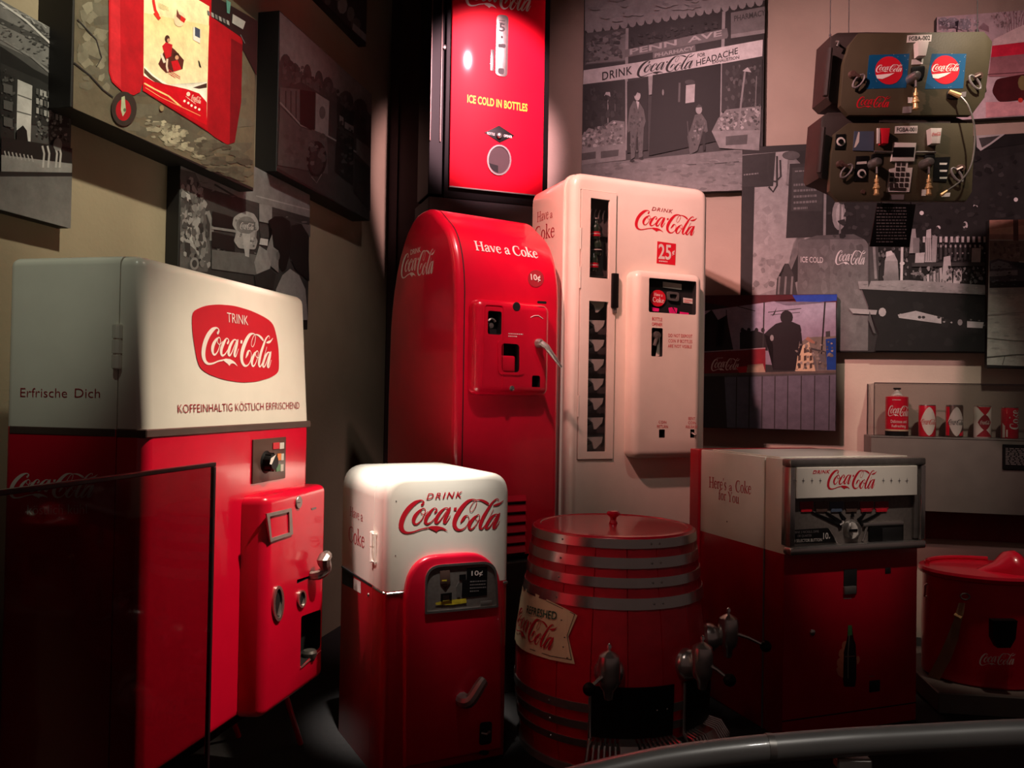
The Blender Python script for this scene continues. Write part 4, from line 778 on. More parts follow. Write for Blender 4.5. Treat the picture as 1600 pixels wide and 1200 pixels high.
# ------------------------------------------------------------------ plinths under the tall machines at the back
PZ = .74
_r = at(712, 560, 4.3); Rf0 = Frame(_r.x, 4.3, 33); RX = Rf0.y(872, 520, 0).x+.018
RD = Rf0.x(607, 640, 0).y
Rr = Frame(_r.x, 4.3, 33, PZ)
W = Frame(.323, 4.7, 23.1, PZ); WW, WD, WH = .935, .56, 2.904-PZ
def plinth(fr, w_, d_, zt, m=PLINTH):
    f2 = Frame(fr.loc.x, fr.loc.y, math.degrees(fr.yaw), 0); struct('plinth', rbox(-.02, w_+.02, -.03, d_, FLZ+.001, zt-.001, .004, 1), m, f2)
plinth(Rr, RX, RD, PZ); plinth(W, WW, WD, PZ)

# ------------------------------------------------------------------ red machine with the arched back
o = thing('vending_machine', 'all-red arch-topped vending machine with a bulging coin panel, behind the small white-topped one', 'vending machine', Rr)
front = [Rr.x(x, y, RX) for x, y in ((873, 500), (872.5, 470), (871, 440), (866, 408), (856, 381), (840, 363))]
fy0 = front[0].y; HT = Rr.x(818, 351, RX).z
fp = [(0.0, 0.03)] + [(max(p.y-fy0, 0), p.z) for p in front[1:]]
_e = Rr.x(607, 545, 0); RDm = _e.y; yt = fp[-1][0]
fp.append((yt+.07, HT-.02)); arch = [(yt+.14, HT)]+[(yt+.2+(RDm-yt-.2)*math.sin(R_(t)), _e.z+(HT-_e.z)*math.cos(R_(t))) for t in range(0, 91, 9)]
ff = cr(fp[1:]+arch[:2], 4); fp = [fp[0]]+ff[:-4]
prof = fp+arch+[(RDm+.01, _e.z-.3), (RDm+.01, .03)]
bm = prism(prof, 'x', 0, RX, .035, 4, [0, RX]); ob('cabinet', bm, RED, o, 40)
def rsurf(px, py):
    """where the front skin (arched at its top) meets a sight line"""
    p = Rr.y(px, py, 0)
    for _ in range(12):
        y = 0.0
        for (a, b), (c_, d_) in zip(fp[:-1], fp[1:]):
            if b <= p.z <= d_ and d_ > b: y = a+(c_-a)*(p.z-b)/(d_-b)
        p = Rr.y(px, py, y)
    return p
def rwarp(off):
    def f(p):
        y = 0.0
        for (a, b), (c_, d_) in zip(fp[:-1], fp[1:]):
            if b <= p.z <= d_ and d_ > b: y = a+(c_-a)*(p.z-b)/(d_-b)
        return Vector((p.x, y-off, p.z+off*.4))
    return f
def rmark(name, data, m, x0, y0, x1, y1, h, off=.003):
    P0, P1, P2 = rsurf(x0, y0), rsurf(x1, y1), rsurf(x0, y0-h); P2.x = P0.x; zz = (P0.z+P1.z)/2; P0.z = P1.z = zz; return mark(name, data, o, m, P0, P1, P2, NY, warp=rwarp(off))
xs = Rr.y(725, 560, 0).x
_pf = fp+arch[:2]
_b = bmesh.new(); pv = None
for a, b in _pf:
    c_ = [_b.verts.new((xs-.003, a-.0015, b+.001)), _b.verts.new((xs+.003, a-.0015, b+.001))]
    if pv: _b.faces.new((pv[0], pv[1], c_[1], c_[0]))
    pv = c_
ob('door_seam', _b, DARK, o, 0)
rmark('lettering', roman('Have a Coke', 1.25), WINK, 743.5, 392, 841, 404.5, 16); 
bd = [rsurf(x, y) for x, y in circ(837, 435.5, 12.5, 13.5, 24)]
_b = bmesh.new(); _b.faces.new([_b.verts.new(rwarp(.002)(p)) for p in bd]); ob('price_badge', _b, DINK, o, 0); rmark('lettering', sans('10¢', .015), WINK, 829.5, 440, 844.5, 442, 11.5, .004)
dec(SCRIPT, o, Rr, WINK, 627, 436, 680, 428, 38, 'x', 0, off=.003); dec(sans('DRINK', .02), o, Rr, WINK, 642, 398.5, 658, 394, 8, 'x', 0, off=.003)
# bulging coin panel
RV = -.07
x0, x1 = Rr.y(732, 545, 0).x, Rr.y(861, 540, RV).x; z1, z0 = Rr.y(800, 470, RV).z, Rr.y(800, 618, RV).z
bm = rbox(x0, x1, RV, .0, z0, z1, .045, 5, lambda e: not onplane('y', 0)(e))
hl = []
for (X0, Y0, X1, Y1, rr) in ((762, 487, 784, 522, .012), (783, 535, 812, 583, .02), (831, 587, 844, 607, .014)):
    a, b = Rr.y(X0, Y1, RV), Rr.y(X1, Y0, RV); hl.append(rpoly([(a.x, a.z), (b.x, a.z), (b.x, b.z), (a.x, b.z)], rr, 4))
holes(bm, 'y', RV, hl, .05); cp = ob('coin_panel', bm, [RED, DARK], o)
O = rpoly([(758, 475), (787, 477), (786, 608), (753, 606)], 5, 3); I = [(772+(x-772)*.955, 541+(y-541)*.985) for x, y in O]; ring('raised_rib', Rr, cp, RED, O, I, RV, .003)
O = rpoly([(822, 481), (859, 481), (857, 611), (846, 622), (812, 620)], 6, 3)
p = Rr.y(768, 505, RV); ob('opener', tube([(p.x+.022*math.cos(R_(a)), RV-.002, p.z+.022*math.sin(R_(a))) for a in range(20, 170, 15)], .006, 6), STEEL, cp); ob('opener', lathe([(.001, -.012), (.014, -.01), (.016, .03)], 14, 'y', (p.x, RV+.01, p.z-.012)), STEEL, cp)
a, b = Rr.y(785, 583, RV), Rr.y(808, 556, RV); ob('bottle_flap', rbox(a.x, b.x, RV+.012, RV+.04, a.z+.004, b.z, .012, 3), RED, cp)
ring('port_rim', Rr, cp, RED, rpoly([(778, 531), (820, 534), (820, 586), (779, 585)], 8, 4), rpoly([(784, 536), (812, 538), (812, 582), (784, 581)], 6, 4), RV, .006)
pdisc('lock', Rr, cp, DARK, 807, 479, 7, RV, .003); pdisc('lock_cap', Rr, cp, CHR, 799.5, 607, 4.5, RV, .006, .003); plate('coin_slot', Rr, cp, DARK, rpoly([(840, 470), (854, 471), (854, 475), (840, 474)], 1.5, 2), RV, .003)
dec(dashes(2, 4), cp, Rr, WINK, 794, 527, 817, 528, 8, 'y', RV); 
ar = [Rr.y(x, y, RV) for x, y in ((829, 496), (834, 493.5), (841, 493), (848, 498))]; ob('arc_mark', tube([(p.x, RV-.001, p.z) for p in ar], .0022, 5), WINK, cp)
h0, h1 = Rr.y(846, 536, RV-.03), Rr.y(877, 574, RV-.09); ob('handle_boss', lathe([(.026, .03), (.024, -.02), (.016, -.032), (0, -.034)], 16, 'y', (h0.x, RV, h0.z)), ALU, cp)
ob('handle', tube([(h0.x, RV-.03, h0.z), (h0.x+.02, RV-.05, h0.z-.02), (h0.x*.4+h1.x*.6, RV-.075, h0.z*.4+h1.z*.6), (h1.x, RV-.09, h1.z)], [.016, .016, .012, .007], 8), ALU, cp)
# louvres at the foot
lx0, lx1 = Rr.y(745, 800, 0).x, Rr.y(821, 800, 0).x
for k in range(7):
    z = Rr.y(810, 774+k*16, 0).z
    if z < .06: break
    pts = [(0.0, z), (-.012, z-.030), (0.0, z-.036)]; t = prism([(a, b) for a, b in pts], 'x', lx0, lx1); ob('louvre', t, RED, o, 0); ob('louvre_slot', rbox(lx0, lx1, -.0012, 0, z-.048, z-.0365), DARK, o, 0)

# ------------------------------------------------------------------ tall cream cabinet
o = thing('vending_machine', 'tall cream vending cabinet with a narrow glass door and a square red price mark', 'vending machine', W)
wy = W.x(883, 300, 0).y
prof = rpoly([(0, 0), (WW, 0), (WW, WH), (0, WH)], [0, 0, .085, .085], 7)
ob('cabinet', prism(prof, 'y', wy+.008, WD, .02, 2, WD), CREAM, o)
gasket = rpoly([(-.012, 0), (WW+.006, 0), (WW+.006, WH+.004), (-.012, WH+.004)], [0, 0, .09, .09], 7); ob('door_gasket', prism(gasket, 'y', wy-.006, wy+.0075), WHT, o)
g = lambda x, y: W.y(x, y, 0)
dw = lambda P: [(g(x, y).x, g(x, y).z) for x, y in P]
def rect(P): q = dw(P); x0 = (q[0][0]+q[3][0])/2; x1 = (q[1][0]+q[2][0])/2; z1 = (q[0][1]+q[1][1])/2; z0 = (q[2][1]+q[3][1])/2; return x0, x1, z0, z1
dx0, dx1, dz0, dz1 = rect([(912, 296), (968, 304), (951, 718), (897, 717)])
u0, u1, uz0, uz1 = rect([(926, 310), (957, 314), (951, 437), (922, 433)]); l0, l1, lz0, lz1 = rect([(919, 470), (949, 472), (940, 707), (910, 704)])
wx0, wx1 = (u0+l0)/2, (u1+l1)/2
bm = prism(prof, 'y', 0, wy-.003, .05, 5, 0)
holes(bm, 'y', 0, [[(dx0-.002, dz0-.002), (dx1+.002, dz0-.002), (dx1+.002, dz1+.002), (dx0-.002, dz1+.002)]], min(wy-.02, .12)); ob('door', bm, [CREAM, INNER], o)
DD = min(wy-.02, .12)
def frame_with_windows():
    b = bmesh.new(); xs_ = [dx0+.002, wx0, wx1, dx1-.002]; zs = [dz0+.002, lz0, lz1, uz0, uz1, dz1-.002]
    for i in range(3):
        for j in range(5):
            if i == 1 and j in (1, 3): continue
            rbox(xs_[i], xs_[i+1], -.010, .010, zs[j], zs[j+1], 0, bm=b)
    bmesh.ops.remove_doubles(b, verts=b.verts[:], dist=1e-5)
    seen = {}
    for f in b.faces: seen.setdefault(tuple(sorted(v.index for v in f.verts)), []).append(f)
    b.verts.index_update(); seen = {}
    for f in b.faces[:]: seen.setdefault(tuple(sorted(v.index for v in f.verts)), []).append(f)
    dead = [f for fs in seen.values() if len(fs) > 1 for f in fs]; bmesh.ops.delete(b, geom=dead, context='FACES'); return b
gd = ob('glass_door', frame_with_windows(), CREAM, o, 0)
for (a, b) in ((uz0, uz1), (lz0, lz1)): ob('window_pane', rbox(wx0+.001, wx1-.001, .0, .003, a+.001, b-.001), GLS, gd, 0)
for zc in (dz1-.28, dz1-.5, dz0+.3): ob('hinge', tube([(dx0-.002, -.010, zc-.06), (dx0-.002, -.010, zc+.06)], .005, 6), CREAM, gd)
h0, h1, hz0, hz1 = rect([(953, 428), (964, 428), (962, 483), (953, 480)]); ob('handle', rbox(h0, h1, -.03, -.010, hz0, hz1, .004, 2), BLK, gd); ob('handle_base', rbox(h0+.008, h1-.004, -.02, -.010, hz0-.03, hz0, .003, 1), STEEL, gd)
dec(SCRIPT, o, W, RINK, 991.5, 358.5, 1088.5, 370, 33); dec(sans('DRINK', .01, 1.2, .3), o, W, DINK, 1018, 329, 1051.5, 333.5, 6)
dec(roman('Have'), o, W, DINK, 839.5, 348, 857, 342.2, 16, 'x'); dec(roman('a'), o, W, DINK, 859.6, 341.3, 863.5, 340, 8.5, 'x'); dec(roman('Coke'), o, W, DINK, 836, 377, 866.5, 371, 23, 'x')
tag = plate('price_label', W, o, RINK, [(1027.3, 377), (1056.3, 381), (1055, 414.3), (1026, 411.2)], 0, .0015)
dec(sans('25', .02), tag, W, PAPER, 1028.5, 404.5, 1048.5, 406.5, 24, 'y', -.0015); dec(sans('¢', .02), tag, W, PAPER, 1050, 399.5, 1054, 400, 9, 'y', -.0015); dec(dashes(1, 6), tag, W, PAPER, 1029.5, 410, 1051, 412, 5, 'y', -.0015)
WV = -.10
x0, x1 = W.y(977, 560, 0).x, W.y(1097.5, 560, WV).x; z1, z0 = W.y(1040, 424, WV).z, W.y(1040, 716, WV).z
bm = rbox(x0, x1, WV, .0, z0, z1, .045, 5, lambda e: not onplane('y', 0)(e))
hw = []
for P_, rr in (([(1013, 431), (1089, 442), (1091, 494), (1015, 486)], .012), ([(1018.5, 512.5), (1036, 512.5), (1034.5, 557), (1017.5, 557)], .008), ([(1030, 671), (1039, 671), (1038.5, 684), (1029.5, 684)], .003), ([(1079, 671), (1088, 671), (1087.5, 684), (1078, 684)], .003)):
    q_ = [W.y(x, y, WV) for x, y in P_]; a0 = (q_[0].x+q_[3].x)/2; a1 = min((q_[1].x+q_[2].x)/2, x1-.05); b0 = (q_[2].z+q_[3].z)/2; b1 = (q_[0].z+q_[1].z)/2; hw.append(rpoly([(a0, b0), (a1, b0), (a1, b1), (a0, b1)], rr, 3))
holes(bm, 'y', WV, hw, .04); cu = ob('coin_unit', bm, [CREAM, DARK], o)
WR = WV+.038
flat('opener_well', W, cu, CREAM, [(1024, 557), (1027, 540), (1032, 522), (1035, 520), (1034, 556)], 'y', WV+.03)
p = W.y(1026, 524, WV+.01); ob('opener', lathe([(.001, -.012), (.022, -.008), (.026, .02)], 14, 'y', (p.x, WV+.008, p.z)), STEEL, cu); ob('opener', tube([(p.x, WV+.008, p.z-.015), (p.x-.012, WV+.012, p.z-.06)], .012, 8), STEEL, cu)
for P_ in ([(1036, 440), (1065, 444), (1065, 453), (1036, 449)], [(1068, 465), (1083.5, 467), (1083.5, 475), (1068, 473)]):
    c_ = plate('paper_slip', W, cu, PAPER, P_, WR, .003)
dec(dashes(2, 9), c_, W, RINK, 1069, 473, 1082, 474.5, 6, 'y', WR-.003)
dc = plate('advert_disc', W, cu, RINK, circ(1028, 466, 12.2, 13, 22), WR, .006); dec(roman('Have a', 1.3), dc, W, WINK, 1022, 462, 1035, 464, 5, 'y', WR-.006); dec(roman('Coke', 1.2), dc, W, WINK, 1019.5, 471.5, 1037.5, 474, 8, 'y', WR-.006)
ring('coin_mech', W, cu, STEEL, rpoly([(1043, 455), (1061, 457), (1061, 471), (1044, 469)], 3, 2), rpoly([(1046.5, 459), (1058, 460), (1058, 467), (1047, 466)], 2, 2), WR, .012)
for P_ in ([(1018, 480), (1030, 482), (1029, 487), (1019, 486)], [(1044, 481), (1050, 480), (1056, 490), (1046, 490)], [(1052, 480), (1058, 482), (1057, 491)], [(1085, 485), (1091, 484), (1091, 492), (1086, 491)], [(1062, 487), (1076, 489), (1076, 492), (1062, 491)]): flat('pink_light_chip', W, cu, PINKACR, P_, 'y', WR-.006)
for s_, a in (('BOTTLE', (1019, 500.5, 1034.5, 502)), ('OPENER', (1018.5, 509, 1035, 510))): dec(sans(s_, .004), cu, W, RINK, *a, 5.2, 'y', WV)
for s_, a in (('DO NOT DEPOSIT', (1044, 526.5, 1081.5, 528)), ('COIN IF BOTTLES', (1044, 535, 1081.5, 536.5)), ('ARE NOT VISIBLE', (1043.5, 543, 1080.5, 544.5))): dec(sans(s_, .002, 1.05), cu, W, RINK, *a, 5, 'y', WV)
for s_, a in (('COIN', (1029, 661.5, 1041, 662)), ('RETURN', (1026.5, 668.5, 1043.5, 669)), ('BENT', (1075.5, 656, 1086, 656.5)), ('COIN', (1075, 662.5, 1087, 663)), ('RELEASE', (1071.5, 669, 1089.5, 669.5))): dec(sans(s_, .002, 1.05), cu, W, RINK, *a, 4.4, 'y', WV)
flat('return_chute', W, cu, STEEL, [(1035, 684), (1038.5, 672), (1038.5, 684)], 'y', WV+.03); p = W.y(1084, 678, WV); ob('release_lever', tube([(p.x-.012, WV+.03, p.z+.016), (p.x+.006, WV-.012, p.z-.008)], .007, 8), STEEL, cu)
# bottles lying behind the narrow windows of the cream cabinet (caps and necks towards the glass)
def bottle(name, label, loc, rot, s=1.0, m=GREENG, cap=CAPM, group=None, src=None):
    if src:
        e = src.copy(); COL.objects.link(e); e.location = loc; e.rotation_euler = rot; e['label'] = label
        for ch in src.children: c2 = ch.copy(); COL.objects.link(c2); c2.parent = e
        return e
    e = bpy.data.objects.new(name, None); COL.objects.link(e); e['label'] = label; e['category'] = 'bottle'; e.empty_display_size = .05
    if group: e['group'] = group
    ob('glass_body', lathe([(0, 0), (.024, 0), (.028, .008), (.029, .05), (.025, .08), (.028, .11), (.024, .135), (.014, .165), (.011, .19), (.012, .2)], 14), m, e); ob('cap', lathe([(.0125, .197), (.015, .2), (.0145, .208), (0, .21)], 14), cap, e)
    e.location = loc; e.rotation_euler = rot; return e
GB = 'bottles stacked behind the lower window of the cream cabinet'
src = None; wxc = (wx0+wx1)/2; hw_ = wx1-wx0
words = ['lowest', 'second from the bottom', 'third from the bottom', 'fourth from the bottom', 'fifth from the bottom', 'sixth from the bottom', 'seventh from the bottom', 'topmost']
nb = 8
for k in range(nb):
    z = lz0+.045+(lz1-lz0-.075)*k/(nb-1); M = W.M @ Matrix.Translation((wxc-.085, .075, z)) @ Matrix.Rotation(R_(90), 4, 'Y') @ Matrix.Rotation(R_(-14), 4, 'X')
    e = bottle('bottle', 'green glass bottle lying on its side in the lower narrow window, '+words[k], M.to_translation(), M.to_euler(), group=GB, src=src)
    src = src or e
    e.scale = (.92,)*3
for k, (dz_, m_, t_) in enumerate(((.10, 'red-labelled bottle low in the upper narrow window', 0), (.30, 'dark bottle under the shelf in the upper narrow window', 0), (.5, 'red-labelled bottle at the middle of the upper narrow window', 0))):
    z = uz0+dz_*(uz1-uz0); M = W.M @ Matrix.Translation((wxc+(-.01, .012, .0)[k], .042, z))
    e = bottle('bottle', m_, M.to_translation(), M.to_euler(), group=None); e.scale = (1, 1, (uz1-uz0)*.28/.21)
    lb = lathe([(.0298, .03), (.0298, .075)], 14); ob('label_wrap', lb, RED if k != 1 else BLK, e); ob('label_band', lathe([(.0300, .05), (.0300, .058)], 14), WINK, e)
for k in range(nb):
    z = lz0+.03+(lz1-lz0-.075)*k/(nb-1); t = prism([(wx0+.012, z+.05), (wx1-.006, z+.052), (wx1-.014, z+.02), (wxc+.01, z-.016), (wxc-.002, z-.016), (wxc-.012, z+.022)], 'y', .02, .026); ob('bottle_rest', t, PAPER, o, 0)
for z in (uz0+.08*(uz1-uz0), uz0+.60*(uz1-uz0)): ob('shelf_bar', rbox(dx0+.004, dx1-.004, .05, min(DD-.002, .11), z-.02, z-.014), STEEL, o, 0)
for k in range(5): ob('shelf_wire', tube([(wx0+.005+k*hw_/4.4, .06, uz1-.1), (wx0+.002+k*hw_/4.4, .05, uz1-.07), (wx0+.008+k*hw_/4.4, .045, uz1-.05)], .004, 6), CAPM, o)
# ------------------------------------------------------------------ square counter-height machine on the right
K = Frame(1.278, 3.9, 20.1, FLZ); KW, KD, KH, KB = .804, .705, 1.351-FLZ, .909-FLZ
o = thing('vending_machine', 'square white over red vending machine with a chrome-framed selector dial, right of the barrel', 'vending machine', K)
ky = K.x(1195, 780, 0).y
ob('cabinet', twotone(rbox(0, KW, ky+.003, KD, 0, KH, .006, 2), KB), [DRED, WHT], o)
bm = twotone(rbox(0, KW, .0, ky-.003, 0, KH, .005, 2), KB)
d_ = ob('door', bm, [DRED, WHT], o)
ob('door_edge_strip', rbox(-.004, .01, ky-.0028, ky+.0028, 0.0, KB, 0), GREYINK, o, 0)
ob('rear_panel', rbox(-.012, KW, KD+.001, KD+.09, 0, KH, .004, 1), DRED, o)
ob('lid_plate', rbox(.02, KW-.01, .06, KD-.08, KH, KH+.006, .002, 1), WHT, o)
# chrome frame round the display
X0, X1 = -.004, KW+.004; Zt, Zb = KH+.002, K.y(1330, 862, -.03).z
Zm = K.y(1330, 776, -.03).z
ob('trim_bar', rbox(X0, X1, -.045, .02, Zt-.036, Zt, .008, 2), STEEL, o); ob('trim_bar', rbox(X0, X0+.03, -.045, .02, Zb+.04, Zt-.0365, .006, 2), CHR, o)
ob('trim_bar', rbox(X1-.03, X1, -.045, .02, Zb+.04, Zt-.0365, .006, 2), CHR, o); ob('trim_bar', rbox(X0, X1, -.055, .01, Zb, Zb+.0395, .012, 3), CHR, o)
ds = ob('display_panel', rbox(X0+.031, X1-.031, -.012, -.0005, Zb+.04, Zm, 0), PANELG, o, 0)
sg = ob('sign_panel', rbox(X0+.031, X1-.06, -.050, -.001, Zm, Zt-.037, .003, 1), WHT, o)
ob('sign_end', rbox(X1-.056, X1-.031, -.03, -.001, Zb+.045, Zt-.037, .003, 1), STEEL, o)
dec(SCRIPT, sg, K, RINK, 1292, 765, 1369.5, 764, 31, 'y', -.05); dec(sans('DRINK', .02, 1.1, .3), sg, K, RINK, 1269.5, 740.5, 1297, 739.5, 5.5, 'y', -.05)
for x in (1242, 1255, 1268.5, 1281.5, 1380, 1392.5, 1405, 1417): 
    for q in ([(x-2.6, 751), (x, 750), (x+2.6, 751), (x, 752)], [(x-.8, 751), (x, 746), (x+.8, 751), (x, 756)]): flat('star_mark', K, sg, GREYINK, q, 'y', -.05)
dv = -.012
for k, m_ in enumerate((RINK, BRONZE, SLATE, BRONZE, DINK, RINK)):
    x0 = 1250+k*23.5; pbox('flavour_window', K, ds, (DINK, BRONZE, SLATE, BRONZE, DINK, DINK)[k], x0, 784, x0+21, 795, dv, .003, .0005, 1); pbox('flavour_chip', K, ds, m_, x0+2, 795.5, x0+19, 799.5, dv, .006, .0005, 1)
cn = K.y(1329, 827, dv)
for (x, y) in ((1268, 800), (1290, 800), (1311, 800), (1332, 800), (1352, 800), (1375, 800)):
    e = K.y(x, y, dv); d0 = Vector((e.x-cn.x, 0, e.z-cn.z)).normalized(); s_ = cn+d0*.06; nrm = Vector((d0.z, 0, -d0.x))
    bm = bmesh.new(); q = [s_-nrm*.010, s_+nrm*.010, e+nrm*.003, e-nrm*.003]; lo = [bm.verts.new((p.x, dv, p.z)) for p in q]; hi = [bm.verts.new((p.x, dv-.006, p.z)) for p in q]
    bm.faces.new(hi)
    for i in range(4): bm.faces.new((lo[i], lo[(i+1) % 4], hi[(i+1) % 4], hi[i]))
    ob('selector_ray', bm, BLK, ds, 0)
kn = ob('selector_knob', lathe([(.0, -.03), (.034, -.03), (.042, -.024), (.046, 0)], 24, 'y', (cn.x, dv, cn.z)), STEEL, ds); ob('pointer', rbox(cn.x-.035, cn.x+.012, dv-.034, dv-.03, cn.z-.005, cn.z+.006), BLK, kn, 0)
flat('worn_face', K, kn, PAPER, [(1330, 815), (1336, 817), (1340, 824), (1341, 834), (1336, 840), (1331, 842), (1333, 834), (1329, 829), (1334, 824)], 'y', dv-.03)
p = K.y(1313, 817, dv); ob('knob_stop', tube([(p.x-.012, dv-.012, p.z-.008), (p.x, dv-.014, p.z), (p.x+.004, dv-.012, p.z+.012)], .006, 6), CHR, ds)
p, q = K.y(1346, 846, dv), K.y(1354, 820, dv); ob('chrome_rib', tube([(p.x, dv-.006, p.z), (q.x, dv-.006, q.z)], .006, 8), CHR, ds)
bp_ = plate('instruction_plate', K, ds, BLK, [(1231, 829), (1294, 825), (1308, 848), (1231, 850)], dv, .008, .001)
p, q = K.y(1294, 825, dv-.008), K.y(1308, 848, dv-.008); ob('chrome_rib', tube([(p.x, dv-.008, p.z), (q.x, dv-.008, q.z)], .003, 6), CHR, ds)
pv_ = dv-.008
for s_, a in (('COMBINE 2 NICKELS, DIME', (1233, 834.5, 1279, 832.5)), ('OR QUARTER', (1246, 840, 1268, 839))): dec(sans(s_, .0), bp_, K, GREYINK, *a, 4.2, 'y', pv_)
dec(sans('PUSH SELECTOR BUTTON', .002), bp_, K, PAPER, 1232, 848, 1284, 845.5, 4.8, 'y', pv_); dec(sans('10', .01), bp_, K, PAPER, 1286, 842.5, 1294, 842, 10, 'y', pv_); dec(sans('¢', .01), bp_, K, PAPER, 1294.7, 842, 1296.7, 842, 3.5, 'y', pv_)
pbox('coin_box', K, ds, BLK, 1359, 822, 1412, 848, dv, .012, .003); pbox('coin_box_window', K, ds, DARK, 1379, 825, 1410, 845, dv-.0122, .002, .001)
pbox('coin_box_rim', K, ds, CHR, 1350, 817.5, 1412, 820, dv, .014, .001)
# red lower door fittings
pbox('bottle_opener', K, o, DARK, 1319, 890, 1339, 928, 0, .004, .003); pbox('opener_cup', K, o, STEEL, 1320, 917, 1338.5, 928, 0, .012, .003); dec(dashes(1, 8), o, K, GREYINK, 1318, 937, 1338, 936, 4)
pbox('coin_slot', K, o, DARK, 1383.5, 887, 1392, 896, 0, .002, .001); pdisc('lock', K, o, CHR, 1269, 988, 5, 0, .006, .004); pbox('return_slot', K, o, DARK, 1359, 1064, 1375, 1080, 0, .003, .002); dec(dashes(1, 3), o, K, GREYINK, 1358, 1058, 1372, 1057, 3)
dec(roman("Here's"), o, K, RINK, 1108, 762, 1135, 766.5, 18, 'x'); dec(roman('a'), o, K, RINK, 1139.4, 767.2, 1144, 768, 9.5, 'x'); dec(roman('Coke'), o, K, RINK, 1149.4, 769, 1173.8, 773, 19.5, 'x'); dec(roman('for You'), o, K, RINK, 1123, 781, 1155, 788.5, 17, 'x')
pc = K.x(1136, 815, 0); ob('screw', lathe([(.004, 0), (.003, -.002), (0, -.003)], 8, 'x', (0, pc.y, pc.z)), KINK, o)
ob('kick_seam', rbox(.0, KW, -.001, .0005, K.y(1330, 1112, 0).z-.003, K.y(1330, 1112, 0).z+.003), DARK, o, 0)
# printed hand holding a bottle
p = Print(K, -.0012)
SK = (196, 110, 84)
for pts in ([(1316, 1004), (1322, 1000), (1326, 1008), (1322, 1016), (1315, 1012)], [(1311, 1016), (1321, 1010), (1324, 1022), (1318, 1030), (1310, 1026)], [(1308, 1030), (1320, 1024), (1322, 1036), (1316, 1044), (1307, 1041)], [(1306, 1044), (1318, 1038), (1321, 1050), (1318, 1060), (1309, 1055)], [(1338, 1026), (1342, 1024), (1344, 1032), (1339, 1040)]): p.a(rpoly(pts, 3, 2), SK)
p.a(rpoly([(1325, 977), (1331, 977), (1332, 994), (1337, 1006), (1338, 1030), (1336, 1044), (1338, 1058), (1336, 1073), (1319, 1073), (1317, 1060), (1320, 1044), (1318, 1020), (1324, 996)], 2, 2), (34, 24, 22)); p.a([(1325, 977), (1331, 977), (1331.5, 992), (1324.5, 994)], (70, 120, 70)); p.l([(1327, 992), (1325, 1020), (1325, 1060)], 1.5, (110, 100, 90)); p.l([(1320, 1026), (1336, 1025)], 1, (120, 90, 80))
p.done(o, 'hand_and_bottle_picture')

# ------------------------------------------------------------------ narrow red machine standing high in the corner
q = at(702, 291, 5.5); PFz = q.z
Pf = Frame(q.x, 5.5, 20, PFz); PW = Pf.y(848, 290, 0).x; PT = 5.3-PFz
o = thing('vending_machine', 'narrow bright red bottle vending machine with yellow lettering, high in the corner', 'vending machine', Pf)
ob('case', rbox(-.03, PW+.05, .03, .40, -.07, PT+.05, .008, 2), BLK, o)
ob('door', rbox(0, PW, 0, .029, 0, PT, .005, 2), PRED, o)
ob('side_rail', rbox(-.13, -.035, .05, .36, -.05, PT, .004, 1), BLK, o)
for x, w__ in ((-.128, .006), (-.06, .008)): ob('edge_strip', rbox(x, x+w__, .04, .049, .3, PT, .001, 1), BRONZE, o)
pdisc('rail_screw', Pf, o, CHR, 695, 74, 4, .045, .006, .004)
ob('door_edge_strip', rbox(.0, PW, -.003, -.0005, -.004, .003), STEEL, o, 0)
dec(SCRIPT, o, Pf, WINK, 727, 9, 833, 20, 40); dec(sans('ICE COLD IN BOTTLES', .03, 1.02), o, Pf, YINK, 730, 160.5, 824, 175, 13)
pl = plate('price_plate', Pf, o, STEEL, rpoly([(776, 22), (795, 24), (793, 121), (774, 118)], 8, 4), 0, .006, .002); dec(sans('5', .02), pl, Pf, KINK, 779.5, 49, 789, 50, 13, 'y', -.006); dec(dashes(2, 5), pl, Pf, KINK, 780, 37, 789, 38, 7, 'y', -.006)
flat('coin_slot', Pf, pl, KINK, rpoly([(778, 68), (790, 69), (790, 75), (778, 74)], 2, 2), 'y', -.006); flat('coin_return', Pf, pl, KINK, rpoly([(778, 106), (788, 107), (787, 117), (778, 115)], 3, 2), 'y', -.006); pdisc('rivet', Pf, pl, KINK, 784, 58, 2, -.006, .002); pbox('polished_strip', Pf, o, CHR, 767, 77, 772, 111, 0, .004, .001)
dm = plate('opener_badge', Pf, o, BLK, [(757, 207), (780, 196), (804, 212), (781, 223)], 0, .004, .001); dec(sans('BOTTLE', .01), dm, Pf, WINK, 761, 210, 773, 212, 4, 'y', -.004); dec(sans('OPENER', .01), dm, Pf, WINK, 787, 214, 800, 216, 4, 'y', -.004); p = Pf.y(780, 212, -.01); ob('opener', lathe([(.0, -.03), (.018, -.02), (.024, .01)], 14, 'y', (p.x, -.004, p.z)), CHR, o)
O = circ(780, 250, 19, 24, 28); I = circ(780, 250, 16.5, 21.5, 28); rg = ring('cup_rim', Pf, o, CHR, O, I, 0, .008); flat('cup_well', Pf, rg, MAROON, I, 'y', 0, .002); flat('cap_tray', Pf, rg, BLK, [(764, 255), (778, 259), (778, 270), (770, 266), (765, 260)], 'y', 0, .0035)
f2 = Frame(Pf.loc.x, Pf.loc.y, 20, 0)
struct('plinth', rbox(-.13, PW+.06, .03, .42, FLZ+.001, PFz-.071, .004, 1), PLINTH, f2)

